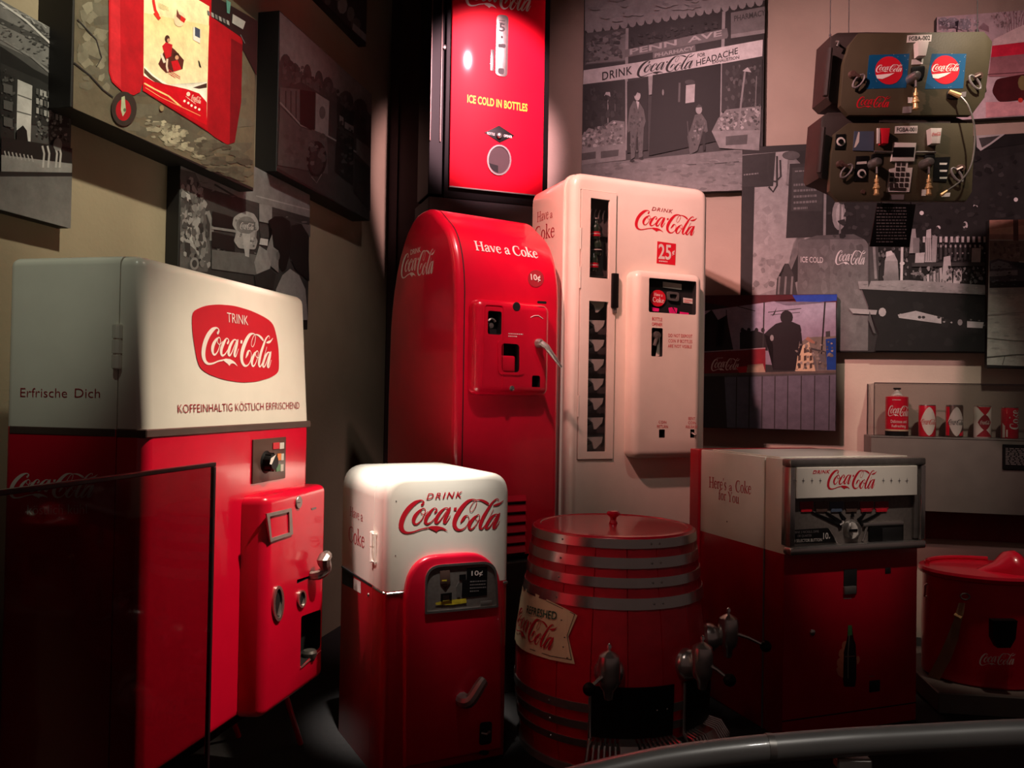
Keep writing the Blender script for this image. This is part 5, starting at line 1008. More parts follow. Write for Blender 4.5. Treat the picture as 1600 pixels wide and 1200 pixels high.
# ------------------------------------------------------------------ barrel dispenser
bc = at(957, 900, 3.9); BX, BY = bc.x, 3.9
Bf = Frame(BX, BY, 0, FLZ)
o = thing('barrel_dispenser', 'red wooden barrel drink dispenser with steel hoops and chrome taps, in the centre front', 'barrel', Bf)
hz = [(0.0, .405), (.06, .42), (.126, .43), (.275, .447), (.46, .444), (.64, .42), (.79, .396), (.93, .378), (.972, .372)]
def brad(z):
    z = max(hz[0][0], min(hz[-1][0], z))
    for (z0, r0), (z1, r1) in zip(hz[:-1], hz[1:]):
        if z0 <= z <= z1: return r0+(r1-r0)*(z-z0)/(z1-z0)
bm = bmesh.new(); NS = 18
for k in range(NS):
    a0, a1 = 360/NS*k+12, 360/NS*(k+1)+12; g_ = .35
    cols = []
    for a, rr in ((a0+g_*.2, -.004), (a0+g_, 0), ((a0+a1)/2, .001), (a1-g_, 0), (a1-g_*.2, -.004)): cols.append([bm.verts.new(((brad(z)+rr)*math.cos(R_(a)), (brad(z)+rr)*math.sin(R_(a)), z)) for z, _ in hz])
    for i in range(4):
        for j in range(len(hz)-1): bm.faces.new((cols[i][j], cols[i+1][j], cols[i+1][j+1], cols[i][j+1]))
bd = ob('barrel_core', lathe([(0, 0.005)]+[(r-.006, z+.002) for z, r in hz]+[(0, .97)], 36), WOODR, o)
sv = ob('staves', bm, WOODR, o, 60)
for z0, z1 in ((.940, .978), (.858, .902), (.780, .820), (.692, .738), (.27, .305), (.195, .228), (.12, .15)):
    hp = ob('hoop', lathe([(brad(z0)-.001, z0), (brad(z0)+.005, z0), (brad(z1)+.005, z1), (brad(z1)-.001, z1)], 48), STEEL if z0 < .5 else CHR, o)
    for a in (228, 288, 294): r = brad((z0+z1)/2)+.005; v = Vector((r*math.cos(R_(a)), r*math.sin(R_(a)), (z0+z1)/2)); t = bmesh.new(); bmesh.ops.create_icosphere(t, subdivisions=1, radius=.005, matrix=Matrix.Translation(v)); ob('rivet', t, CHR, hp)
ob('base_ring', lathe([(.39, 0), (.426, 0), (.424, .03), (.39, .03)], 48), ALU, o)
ld = ob('lid', lathe([(.374, .968), (.372, .975), (.366, .982), (.362, .986), (.34, .988), (.335, .984), (.0, .988)], 48), RED, o)
kz = .988
ob('lid_knob', lathe([(.018, kz-.004), (.020, kz+.004), (.014, kz+.018), (.016, kz+.03), (.030, kz+.042), (.032, kz+.05), (.024, kz+.058), (0, kz+.062)], 20), RED, ld)
def bhit(px, py, off=.004):
    oo, d = Bf.ray(px, py); r = .43
    for _ in range(6):
        A_, B_, C_ = d.x**2+d.y**2, 2*(oo.x*d.x+oo.y*d.y), oo.x**2+oo.y**2-(r+off)**2; D_ = B_*B_-4*A_*C_
        if D_ < 0: D_ = 0
        t = (-B_-math.sqrt(D_))/(2*A_); p = oo+d*t; r = brad(p.z)
    return p
def bpoly(name, pts, m, par, off, n=8):
    """curved sheet: pts = quad TL,TR,BR,BL in pixels, split into n columns"""
    bm = bmesh.new(); cols = []
    for i in range(n+1):
        c_ = []
        for j in range(5): c_.append(bm.verts.new(bhit(*lerp2(lerp2(pts[0], pts[1], i/n), lerp2(pts[3], pts[2], i/n), j/4), off)))
        cols.append(c_)
    for i in range(n):
        for j in range(4): bm.faces.new((cols[i][j], cols[i+1][j], cols[i+1][j+1], cols[i][j+1]))
    return ob(name, bm, m, par)
def ath(px, py):
    p = bhit(px, py, 0); return (math.degrees(math.atan2(p.y, p.x)), p.z)
def acyl(t, z, off): r = brad(z)+off; return Vector((r*math.cos(R_(t)), r*math.sin(R_(t)), z))
T = [ath(x, y) for x, y in ((816, 915), (824, 920), (840, 928), (860, 938), (888, 952), (903, 961))]; Bt = [ath(x, y) for x, y in ((816, 1013), (824, 1018), (840, 1024), (860, 1030), (885, 1035), (899, 1037))]; mid = ath(889, 994)
for Q in (T, Bt): z_ = Q[0][1]; t0 = Q[0][0] % 360; Q[:] = [(t % 360, z) for t, z in Q]; Q[:0] = [(t0-44, z_+.004), (t0-30, z_+.003), (t0-18, z_+.002), (t0-8, z_+.001)]
mid = (mid[0] % 360, mid[1])
sgn_ = bmesh.new()
for k in range(len(T)-2):
    for j in range(4):
        q = [lerp2(T[k], Bt[k], j/4), lerp2(T[k+1], Bt[k+1], j/4), lerp2(T[k+1], Bt[k+1], (j+1)/4), lerp2(T[k], Bt[k], (j+1)/4)]; sgn_.faces.new([sgn_.verts.new(acyl(*v, .006)) for v in q])
for P_ in ([T[-2], T[-1], mid], [Bt[-2], mid, Bt[-1]], [T[-2], mid, Bt[-2]]): sgn_.faces.new([sgn_.verts.new(acyl(*v, .006)) for v in P_])
bmesh.ops.remove_doubles(sgn_, verts=sgn_.verts[:], dist=1e-5); sn = ob('sign', sgn_, CARD, o)
def bmark(name, data, m, x0, y0, x1, y1, h, off=.0085):
    V, Fc = data; bm = bmesh.new(); vv = [bm.verts.new(bhit(x0+(x1-x0)*u, y0+(y1-y0)*u-h*v, off)) for u, v in V]
    for q in Fc:
        if len(set(q)) > 2:
            try: bm.faces.new([vv[i] for i in q])
            except ValueError: pass
    return ob(name, bm, m, sn, 0)
def amark(name, data, m, t0, t1, z0, z1, h, off=.0085):
    V, Fc = data; bm = bmesh.new(); vv = [bm.verts.new(acyl(t0+(t1-t0)*u, z0+(z1-z0)*u+h*v, off)) for u, v in V]
    for q in Fc:
        if len(set(q)) > 2:
            try: bm.faces.new([vv[i] for i in q])
            except ValueError: pass
    return ob(name, bm, m, sn, 0)
_a, _b = ath(825, 957), ath(871, 968); amark('lettering', sans('REFRESHED', .012), GINK, _a[0] % 360, _b[0] % 360, _a[1], _b[1], ath(871, 955)[1]-_b[1])
_a, _b = ath(826, 1006), ath(869, 1019); w_ = (_b[0]-_a[0])/.5; amark('lettering', SCRIPT, RINK, _b[0] % 360-w_, _b[0] % 360, _b[1]+.012, _b[1], ath(840, 966)[1]-ath(840, 1010)[1])
for ln in ([(829, 927), (860, 942), (898, 960)], [(898, 960), (886, 993)], [(886, 993), (893, 1031)], [(893, 1031), (860, 1025), (828, 1014)]):
    bmark('border_line', unit(*stroke([(x, -y, .9) for x, y in ln], 1, False)), KINK, min(p[0] for p in ln)-.4, max(p[1] for p in ln)+.4, max(p[0] for p in ln)+.4, max(p[1] for p in ln)+.4, max(p[1] for p in ln)-min(p[1] for p in ln)+.8)
for x, y in ((882, 996), (880, 1011), (877, 969), (886, 1028)): pv_ = bhit(x, y, .008); t = bmesh.new(); bmesh.ops.create_icosphere(t, subdivisions=1, radius=.003, matrix=Matrix.Translation(pv_)); ob('tack', t, KINK, sn)
# taps
def tap(ang, z, hand, s=1.35):
    a = R_(ang); r = brad(z); n = Vector((math.cos(a), math.sin(a), 0)); s_ = Vector((-n.y, n.x, 0)); B0 = n*r+Vector((0, 0, z))
    bm = tube([B0-n*.01, B0+n*.004, B0+n*.02, B0+n*.035, B0+n*.05], [.064, .064, .062, .05, .03], 20); lathe([(rr*s, zz*s) for rr, zz in [(0, .105), (.006, .10), (.008, .092), (.004, .084), (.016, .078), (.03, .068), (.034, .05), (.034, .0), (.030, -.02), (.018, -.035), (.013, -.06), (.011, -.062)]], 18, 'z', B0+n*.085, bm)
    tp = ob('tap', bm, CHR, o)
    h0 = B0+n*.10+Vector((0, 0, .03)); hb = h0+s_*hand[0]+n*hand[1]+Vector((0, 0, hand[2])); ob('handle_arm', tube([h0, h0.lerp(hb, .5)+Vector((0, 0, .006)), hb], [.010, .008, .007], 8), CHR, tp)
    t = bmesh.new(); bmesh.ops.create_uvsphere(t, u_segments=14, v_segments=10, radius=.026, matrix=Matrix.Translation(hb)); ob('handle_ball', t, BLK, tp)
TZ = bhit(938, 1056, .06).z
tap(-98, TZ, (-.075, .05, -.055)); tap(-52, TZ+.01, (.045, .09, -.055)); tap(-12, TZ+.05, (.03, .15, -.06))
# splash plates and drip grilles
def station(a0, a1, m):
    zt, zb, zm = TZ-.06, .05, .175
    sp_ = ob('splash_plate', lathe([(brad(zt)+.006, zt), (brad(zt)+.012, zt), (brad(zm)+.014, zm), (brad(zm)+.008, zm)], 16, 'z', (0, 0, 0), None, a0, a1), m, o)
    ob('drip_tray', lathe([(.40, zb), (.54, zb), (.54, zb+.02), (.40, zb+.02)], 16, 'z', (0, 0, 0), None, a0, a1), ALU, o)
    n = int((a1-a0)/2.4)
    for k in range(n+1):
        a = R_(a0+(a1-a0)*k/n)
        if abs(k/n-.42) < .07: continue
        ob('grille_bar', tube([((brad(.16)+.01)*math.cos(a), (brad(.16)+.01)*math.sin(a), .17), (.50*math.cos(a), .50*math.sin(a), .16), (.535*math.cos(a), .535*math.sin(a), .11), (.535*math.cos(a), .535*math.sin(a), .071)], .006, 6), CHR, o)
    am = a0+(a1-a0)*.42; ob('centre_plate', lathe([(.44, .176), (.505, .166), (.542, .115), (.542, .072)], 4, 'z', (0, 0, 0), None, am-4, am+4), CHR, o)
    a = R_(a0-.8); ob('side_trim', tube([((brad(zt)+.012)*math.cos(a), (brad(zt)+.012)*math.sin(a), zt), ((brad(.17)+.02)*math.cos(a), (brad(.17)+.02)*math.sin(a), .17), (.54*math.cos(a), .54*math.sin(a), .06)], .007, 8), CHR, o)
station(-107, -62, BLK); station(-54, -22, BLK)

# ------------------------------------------------------------------ hanging olive dispensers
HY = 4.1
def hang(fz, label, faceQ, boxQ, depth):
    q = [at(x, y, HY) for x, y in faceQ]; x0 = min(p.x for p in q); z0 = min(p.z for p in q); fr = Frame(x0, HY, 4, z0)
    t = thing('hanging_dispenser', label, 'drink dispenser', fr, 'hanging olive dispensers'); 
    pts = [fr.y(x, y, 0) for x, y in faceQ]; ob('face_panel', prism([(p.x, p.z) for p in pts], 'y', 0, .03, .004, 2, 0), OLIVE, t)
    pb = [fr.y(x, y, .10) for x, y in boxQ]; ob('side_housing', prism([(p.x, p.z) for p in pb], 'y', .031, .031+depth, .012, 2, .031), OLIVED, t)
    return t, fr
def cable(t, fr, px, py, v, m=KINK, top=5.59):
    p = fr.y(px, py, v); ob('cable', tube([(p.x, v, p.z), (p.x, v, top-fr.loc.z)], .0022, 6), m, t); ob('cable_crimp', tube([(p.x, v, p.z-.01), (p.x, v, p.z+.015)], .005, 6), m, t)
def latch(t, fr, cx, cy, s=1):
    p = fr.y(cx, cy, 0); b = ob('latch', lathe([(0, -.022), (.016, -.02), (.02, 0)], 14, 'y', (p.x-.02*s, 0, p.z+.015)), BRONZE, t)
    pts = [(p.x+s*(.02+.022*math.cos(R_(a)))+s*.0, -.014-.004, p.z-.022+.034*math.sin(R_(a))) for a in range(0, 360, 30)]; pts = [(x+s*(z-p.z)*.6, y, z) for x, y, z in pts]
    ob('latch_ring', tube(pts, .0055, 6, None, True), GREYINK, b); ob('latch_link', tube([(p.x-.02*s, -.018, p.z+.015), (p.x+.01*s, -.018, p.z)], .009, 6), BRONZE, b)
def sticker(t, fr, q, cx, cy, r):
    s_ = plate('sticker', fr, t, BLUE, q, 0, .001); d_ = plate('sticker_disc', fr, s_, RINK, circ(cx, cy, r*.98, r, 24), -.001, .001)
    dec(SCRIPT, d_, fr, WINK, cx-r*.94, cy+r*.16, cx+r*.98, cy+r*.1, r*.55, 'y', -.002)
    rnd = random.Random(int(cx)); 
    wv = [(cx-r*.93, cy+r*.33), (cx-r*.4, cy+r*.28), (cx+r*.1, cy+r*.22), (cx+r*.4, cy+r*.18), (cx, cy+r*.42), (cx-r*.5, cy+r*.62), (cx-r*.86, cy+r*.58)]; flat('sticker_swoosh', fr, d_, WINK, wv, 'y', -.002)
    for k in range(16):
        u, v = rnd.random(), rnd.random(); x, y = lerp2(lerp2(q[0], q[1], u), lerp2(q[3], q[2], u), v)
        if (x-cx)**2+(y-cy)**2 > (r+1.5)**2: flat('sticker_dot', fr, s_, PAPER, circ(x, y, .45, .45, 6), 'y', -.001)
def nozzle(t, fr, px, y0, y1, m=BRASS):
    a, b = fr.y(px, y0, -.05), fr.y(px, y1, -.05); H = a.z-b.z
    lv = ob('tap_body', lathe([(0, -.075), (.016, -.07), (.024, -.05), (.026, 0)], 16, 'y', (a.x, 0, a.z+.055)), STEEL, t)
    ob('nozzle', lathe([(0, H), (.005, H*.9), (.005, H*.75), (.011, H*.74), (.011, H*.6), (.006, H*.58), (.013, H*.5), (.013, H*.42), (.018, H*.36), (.018, H*.3), (.011, H*.28), (.012, H*.08), (.016, H*.04), (.014, 0), (0, 0)], 14, 'z', (a.x, -.05, b.z)), m, lv)
    ob('nozzle_stem', tube([(a.x, -.05, a.z), (a.x, -.05, a.z+.05)], .006, 6), STEEL, lv)
# upper one
t, fr = hang(0, 'upper of the two hanging olive metal dispensers, with two blue and red round stickers', [(1342, 51.5), (1538, 49), (1551, 65), (1545, 110), (1539, 152), (1518, 180), (1326, 180), (1313, 165), (1318, 100), (1327, 70)], [(1300, 59), (1345, 58), (1520, 60), (1530, 150), (1510, 170), (1332, 172), (1290, 169), (1281, 160), (1288, 66)], .16)
cable(t, fr, 1297, 58, .1); cable(t, fr, 1326, 57, .12); cable(t, fr, 1527, 50, .05)
latch(t, fr, 1337, 122, 1); latch(t, fr, 1522, 124, -1)
p, q = fr.y(1305, 66, .03), fr.y(1302, 72, .03); ob('hook', tube([(p.x, .02, p.z), (p.x+.006, .0, p.z-.01), (q.x+.006, .0, q.z-.015)], .006, 6), STEEL, t)
ob('side_grip', tube([fr.y(1297, 76, -.005), fr.y(1290, 150, -.005)], .014, 8), OLIVED, t)
sticker(t, fr, [(1358, 86), (1421, 84), (1416, 137), (1353, 139)], 1389, 110, 22); sticker(t, fr, [(1456, 84), (1510, 84), (1505, 138), (1445, 139)], 1477, 109, 22.5)
dec(SCRIPT, t, fr, RINK, 1338, 169, 1391, 168, 18, 'y', 0)
tg = plate('label_tag', fr, t, PAPER, [(1418, 55), (1456, 54), (1455, 65), (1417, 66.5)], 0, .002); dec(sans('FGBA-002', .01), tg, fr, KINK, 1420, 64, 1453, 62.5, 7, 'y', -.002)
plate('lever', fr, t, PAPER, [(1434, 64), (1452, 64), (1447, 87), (1435, 87)], -.03, .008, .002, .03); plate('label_tag', fr, t, PAPER, [(1425, 93), (1443, 92), (1442, 100), (1424, 101)], 0, .002)
plate('tap_base', fr, t, BLK, rpoly([(1424, 104), (1446, 102), (1444, 122), (1426, 124)], 4, 2), 0, .01, .002); nozzle(t, fr, 1431, 136, 171)
plate('label_tag', fr, t, PAPER, [(1419, 152), (1426, 152), (1425, 161), (1419, 161)], 0, .002); plate('label_tag', fr, t, GREYINK, [(1411, 167), (1425, 166), (1424, 176), (1410, 177)], 0, .002); plate('label_tag', fr, t, GREYINK, [(1502, 144), (1510, 143), (1509, 151), (1501, 152)], 0, .002)
plate('port', fr, t, DARK, rpoly([(1480, 142), (1500, 142), (1498, 154), (1480, 154)], 3, 2), 0, .006); p = fr.y(1494, 146, -.02); ob('hose_coupling', tube([fr.y(1483, 143, -.015), fr.y(1500, 150, -.025)], [.01, .014], 8), BRASS, t)
hose = [(1500, 150, -.03), (1511, 162, -.05), (1519, 182, -.06), (1523, 205, -.06), (1522, 235, -.06), (1516, 262, -.06), (1502, 282, -.05), (1486, 294, -.04), (1472, 303, -.03)]
ob('hose', tube(cr([tuple(fr.y(x, y, v)) for x, y, v in hose], 4), .0045, 8), STEEL, t)
ob('hose_fitting', tube([fr.y(1480, 298, -.036), fr.y(1470, 305, -.03)], [.006, .009], 8), BRASS, t)
ob('foot', rbox(fr.y(1370, 180, .05).x, fr.y(1480, 180, .05).x, .02, .12, -.02, -.0005), OLIVED, t)
# lower one
UPB = at(1400, 172, HY).z
t, fr = hang(0, 'lower of the two hanging olive metal dispensers, with a grey screen and keypad', [(1326, 192), (1521, 192), (1522, 240), (1519, 300), (1510, 314), (1310, 314), (1296, 298), (1299, 240), (1305, 208)], [(1285, 182), (1460, 180), (1500, 196), (1505, 300), (1310, 300), (1285, 288), (1270, 284), (1267, 276), (1274, 190)], .16)
cable(t, fr, 1310, 184, .12, top=UPB); cable(t, fr, 1490, 194, .12, top=UPB)
latch(t, fr, 1318, 262, 1); latch(t, fr, 1494, 268, -1)
tg = plate('label_tag', fr, t, PAPER, [(1399, 197), (1434, 196.5), (1433, 208), (1398, 208.5)], 0, .002); dec(sans('FGBA-001', .012), tg, fr, KINK, 1401, 206, 1431.5, 205.5, 6.5, 'y', -.002)
sc_ = plate('screen_housing', fr, t, PAPER, [(1397, 222.5), (1432, 223), (1429, 252), (1392.5, 252)], 0, .012, .002); plate('screen', fr, sc_, BLK, [(1396, 230), (1429.5, 230), (1427.5, 245), (1394.5, 245)], -.012, .002)
kp = plate('keypad', fr, t, PAPER, [(1400, 252), (1419, 252), (1418, 262), (1426, 262), (1421, 300), (1385.5, 300), (1390, 264), (1399, 262)], 0, .004)
for r in range(5):
    for c_ in range(4):
        if r < 2 and c_ in (0, 3): continue
        x = 1393+c_*8-r*.9; y = 253+r*8.2; pbox('key', fr, kp, OLIVED, x, y, x+6, y+6.2, -.004, .003, .001, 1)
pbox('key', fr, kp, OLIVED, 1390, 292.5, 1416, 298, -.004, .003, .001, 1)
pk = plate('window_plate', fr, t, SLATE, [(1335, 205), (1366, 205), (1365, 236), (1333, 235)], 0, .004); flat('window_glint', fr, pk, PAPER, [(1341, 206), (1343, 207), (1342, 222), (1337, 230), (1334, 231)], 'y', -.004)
for q in ([(1307, 210), (1321.5, 209), (1320.5, 233), (1305, 233)], [(1338, 244), (1358, 243), (1355, 283), (1334.5, 283)]): 
    sw = plate('switch_plate', fr, t, BLK, q, 0, .005, .001); cx_, cy_ = (q[0][0]+q[2][0])/2, q[2][1]-11.5; pdisc('switch_bezel', fr, sw, PAPER, cx_, cy_, 7, -.005, .004); pdisc('switch', fr, sw, BLK, cx_, cy_, 4, -.009, .006)
    if q[0][0] > 1330: flat('switch_label', fr, sw, PAPER, [(1339, 253), (1354, 252), (1354, 256), (1338, 257)], 'y', -.005)
for x in (1388, 1468): 
    plate('lever', fr, t, RINK if x == 1388 else PAPER, [(x-12 if x == 1388 else x-14, 200), (x+3 if x == 1388 else x+4, 200), (x if x == 1388 else x+1, 224), (x-9 if x == 1388 else x-12, 224)], -.03, .008, .002, .03)
    plate('lever_label', fr, t, PAPER, [(x-17 if x == 1388 else x-2, 200), (x-13 if x == 1388 else x+3, 200), (x-13 if x == 1388 else x+1, 224), (x-17 if x == 1388 else x-3, 224)], -.031, .008, .001)
dec(SCRIPT, t, fr, RINK, 1456, 213, 1470, 212, 6, 'y', -.0385)
nozzle(t, fr, 1370, 271, 305); nozzle(t, fr, 1451.5, 271, 305)
for x in (1371, 1454): plate('tap_base', fr, t, BLK, rpoly([(x-9, 240), (x+8, 240), (x+6, 256), (x-8, 257)], 4, 2), 0, .01, .002)
ob('cross_rail', tube([fr.y(1366, 237, -.012), fr.y(1394, 238, -.012)], .006, 6), STEEL, t); ob('cross_rail', tube([fr.y(1431, 238, -.012), fr.y(1462, 238, -.012)], .006, 6), STEEL, t)
pl_ = plate('label_plate', fr, t, BLK, [(1460, 246), (1485, 245), (1479, 284), (1458, 283)], 0, .004)
for y in (256, 267, 278): flat('label_line', fr, pl_, PAPER, [(1468, y-1.5), (1480, y-1.5), (1479, y+1.5), (1468, y+1.5)], 'y', -.004)
for q in ([(1441, 296), (1448, 296), (1447, 306), (1440, 306)], [(1472, 302), (1485, 301), (1484, 307), (1471, 308)]): plate('label_tag', fr, t, PAPER, q, 0, .002)
plate('label_tag', fr, t, GREYINK, [(1391, 304), (1413, 304), (1412, 312), (1390, 312)], 0, .002); pdisc('stud', fr, t, BRONZE, 1348, 300, 3.5, 0, .006)
ob('side_grip', tube([fr.y(1286, 200, -.003), fr.y(1280, 270, -.003)], .014, 8), OLIVED, t)
# black text plaque hanging below
q = [at(x, y, HY+.02) for x, y in ((1366, 318), (1430, 319), (1420, 385), (1360, 383))]; fr2 = Frame(q[3].x, HY+.02, 4, q[2].z)
t = thing('text_plaque', 'black plaque of small white type hanging under the lower olive dispenser', 'plaque', fr2)
pq = plate('plaque_board', fr2, t, BLK, [(1371, 317), (1431, 319), (1421, 386), (1359, 385)], 0, .006, .001); dec(dashes(12, 12), pq, fr2, GREYINK, 1369, 380, 1416, 380, 58, 'y', -.006)
for x in (1378, 1424): p = fr2.y(x, 318, -.003); ob('hanger', tube([(p.x, .004, p.z-.01), (p.x, .004, p.z+.008)], .003, 6), BLK, t)

# ------------------------------------------------------------------ display case with cans on a wall ledge
CV = -.26
cx0 = RW.y(1361, 690, CV).x; zt = RW.y(1480, 684, CV).z; zb = RW.y(1480, 797, -.03).z
fc = Frame((RW.M @ Vector((cx0, 0, 0))).x, (RW.M @ Vector((cx0, 0, 0))).y, -13, 0)
t = thing('display_ledge', 'grey wall ledge box carrying the row of old cans, at right', 'ledge', fc); ob('ledge_box', rbox(0, 2.6, CV, -.002, zb+.012, zt, .003, 1), LEDGE, t)
ob('top_edge', rbox(-.002, 2.6, CV-.003, CV+.012, zt-.008, zt+.001, .001, 1), STEEL, t)
zh = RW.y(1480, 600, CV+.02).z
t = thing('display_case', 'clear display case over the row of old cans on the grey ledge', 'display case', fc)
bx0 = fc.y(1366, 640, CV+.02).x
ob('front_pane', rbox(bx0, 2.58, CV+.02, CV+.026, zt+.001, zh), GLS, t, 0); ob('top_pane', rbox(bx0, 2.58, CV+.0265, -.003, zh-.006, zh), GLS, t, 0); ob('side_pane', rbox(bx0, bx0+.006, CV+.0265, -.003, zt+.001, zh-.0065), GLS, t, 0)
ob('cut_edge', rbox(bx0-.002, 2.58, CV+.017, CV+.024, zh, zh+.005), ACRE, t, 0); ob('cut_edge', rbox(bx0-.004, bx0, CV+.017, CV+.024, zt+.002, zh), ACRE, t, 0); ob('cut_edge', rbox(bx0-.004, bx0, -.012, -.004, zt+.002, zh), ACRE, t, 0)
CN = CV+.12
def can(px, w_, yt, yb, label, m):
    c_ = fc.y(px, yb, CN); a = fc.y(px-w_/2, yb, CN).x; b = fc.y(px+w_/2, yb, CN).x; r = (b-a)/2; c_.z = zt+.0015; h = fc.y(px, yt, CN).z-zt
    f_ = Frame((fc.M @ c_).x, (fc.M @ c_).y, -13, c_.z); e = thing('drink_can', label, 'can', f_, 'old cans in the wall case'); return e, f_, r, h
def wrap(e, m, pts, r, h, off=.0008):
    """pts in (angle deg from the front, height fraction) rows -> curved patch from triangles"""
    bm = bmesh.new(); n = 10
    L_, U_ = pts
    prev = None
    for i in range(n+1):
        s_ = i/n; lo, hi = L_(s_), U_(s_); a = R_(-90+lo[0]); v0 = bm.verts.new(((r+off)*math.cos(a), (r+off)*math.sin(a), lo[1]*h)); v1 = bm.verts.new(((r+off)*math.cos(a), (r+off)*math.sin(a), hi[1]*h))
        if prev: bm.faces.new((prev[0], v0, v1, prev[1]))
        prev = (v0, v1)
    return ob('label_patch', bm, m, e, 0)
def dia(a, c0, cz, hz_): return (lambda s: (c0-a+2*a*s, cz-hz_*(1-abs(2*s-1)**1.6)), lambda s: (c0-a+2*a*s, cz+hz_*(1-abs(2*s-1)**1.6)))
def cmark(e, f_, data, m, r, h, a0, a1, z0, z1, rot=False, off=.0016):
    V, Fc = data; bm = bmesh.new(); vv = []
    for u, v in V:
        if rot: u, v = 1-v, u
        a = R_(-90+a0+(a1-a0)*u); vv.append(bm.verts.new(((r+off)*math.cos(a), (r+off)*math.sin(a), (z0+(z1-z0)*v)*h)))
    for q in Fc:
        if len(set(q)) > 2:
            try: bm.faces.new([vv[i] for i in q])
            except ValueError: pass
    ob('lettering', bm, m, e, 0)
def canbody(e, r, h, m): ob('can_body', lathe([(0, 0), (r*.94, 0), (r, h*.03), (r, h*.96), (r*.95, h*.985), (r*.95, h), (r*.88, h*.99), (0, h*.985)], 26), m, e); ob('can_rim', lathe([(r*.95, h*.985), (r*.985, h*.99), (r*.97, h*1.012), (r*.92, h*1.01)], 26), CHR, e)
e, f_, r, h = can(1401, 36, 620.5, 675, 'tall red syrup tin with a pale cone top, first from the left in the case', RED)
ob('can_body', lathe([(0, 0), (r, 0), (r, h*.12)], 26), BLK, e); ob('can_wrap', lathe([(r, h*.12), (r+.0005, h*.17), (r, h), (r*.9, h*1.01), (r*.5, h*1.03)], 26), RED, e); ob('band', lathe([(r+.001, h*.125), (r+.001, h*.165)], 26), CANVAS, e)
ob('cone_top', lathe([(r*.55, h*1.02), (r*.34, h*1.1), (r*.2, h*1.165), (r*.17, h*1.19), (0, h*1.19)], 18), PAPER, e); ob('cap', rbox(-r*.3, r*.3, -r*.25, r*.25, h*1.19, h*1.235, .003, 2), BLK, e)
cmark(e, f_, SCRIPT, WINK, r, h, -58, 62, .5, .78); cmark(e, f_, sans('Delicious and', .004), WINK, r, h, -42, 42, .33, .41); cmark(e, f_, sans('Refreshing', .004), WINK, r, h, -36, 36, .2, .29); cmark(e, f_, dashes(1, 4), WINK, r, h, -34, 34, .9, .95)
for px, lab, m1, m2, mk in ((1448.5, 'red can with a white diamond and red script, second from the left in the case', RED, WHT, RINK), (1491, 'red and brown can with a pale diamond and dark script, third from the left', BRONZE, PAPER, KINK)):
    e, f_, r, h = can(px, 27, 633.5, 678, lab, m1); canbody(e, r, h, m1); wrap(e, m2, dia(60, 0, .49, .46), r, h); cmark(e, f_, SCRIPT, mk, r, h, -56, 54, .38, .56)
    if m1 is BRONZE: wrap(e, RED, (lambda s: (-88+40*s, .05), lambda s: (-88+40*s, .95)), r, h, .0003); wrap(e, RED, (lambda s: (20+50*s, .05), lambda s: (20+50*s, .12+.12*s)), r, h, .0003)
e, f_, r, h = can(1535, 27, 635, 680, 'white can with stacked dark red diamonds, fourth from the left in the case', WHT); canbody(e, r, h, WHT)
wrap(e, DINK, dia(48, 0, .49, .25), r, h); wrap(e, RINK, (lambda s: (-55+110*s, 1-.3*(1-abs(2*s-1))), lambda s: (-55+110*s, .975)), r, h); wrap(e, DINK, (lambda s: (-60+120*s, .035), lambda s: (-60+120*s, .035+.25*(1-abs(2*s-1)))), r, h); cmark(e, f_, SCRIPT, WINK, r, h, -32, 34, .42, .55)
e, f_, r, h = can(1577.5, 27, 637, 682, 'red can with large white upright lettering, fifth from the left in the case', RED); canbody(e, r, h, RED)
cmark(e, f_, roman('Coke', 1.5), WINK, r, h, -20, 52, .3, .92, True); wrap(e, WINK, (lambda s: (-70+22*s, .03), lambda s: (-70+22*s, .5-.1*s)), r, h); wrap(e, WINK, (lambda s: (-40+10*s, .05), lambda s: (-40+10*s, .28)), r, h)
q = fc.y(1566, 694, CV-.004); t = thing('text_plaque', 'black plaque of small grey type on the front of the grey ledge', 'plaque', fc)
pq = ob('plaque_board', rbox(q.x, q.x+.42, CV-.012, CV-.0035, fc.y(1566, 733, CV).z, q.z, .003, 1), BLK, t); dec(dashes(11, 21), pq, fc, GREYINK, 1571, 726, 1640, 729, 27, 'y', CV-.012)
q = RW.y(1576, 880, -.03); f_ = Frame((RW.M @ q).x, (RW.M @ q).y, -13, 0); t = thing('text_plaque', 'small black plaque on the wall behind the red drum', 'plaque', f_); pq = ob('plaque_board', rbox(0, .22, -.0, .028, RW.y(1580, 904, -.03).z, q.z, .003, 1), BLK, t); dec(dashes(2, 5), pq, f_, GREYINK, 1592, 895, 1620, 897, 8, 'y', 0)

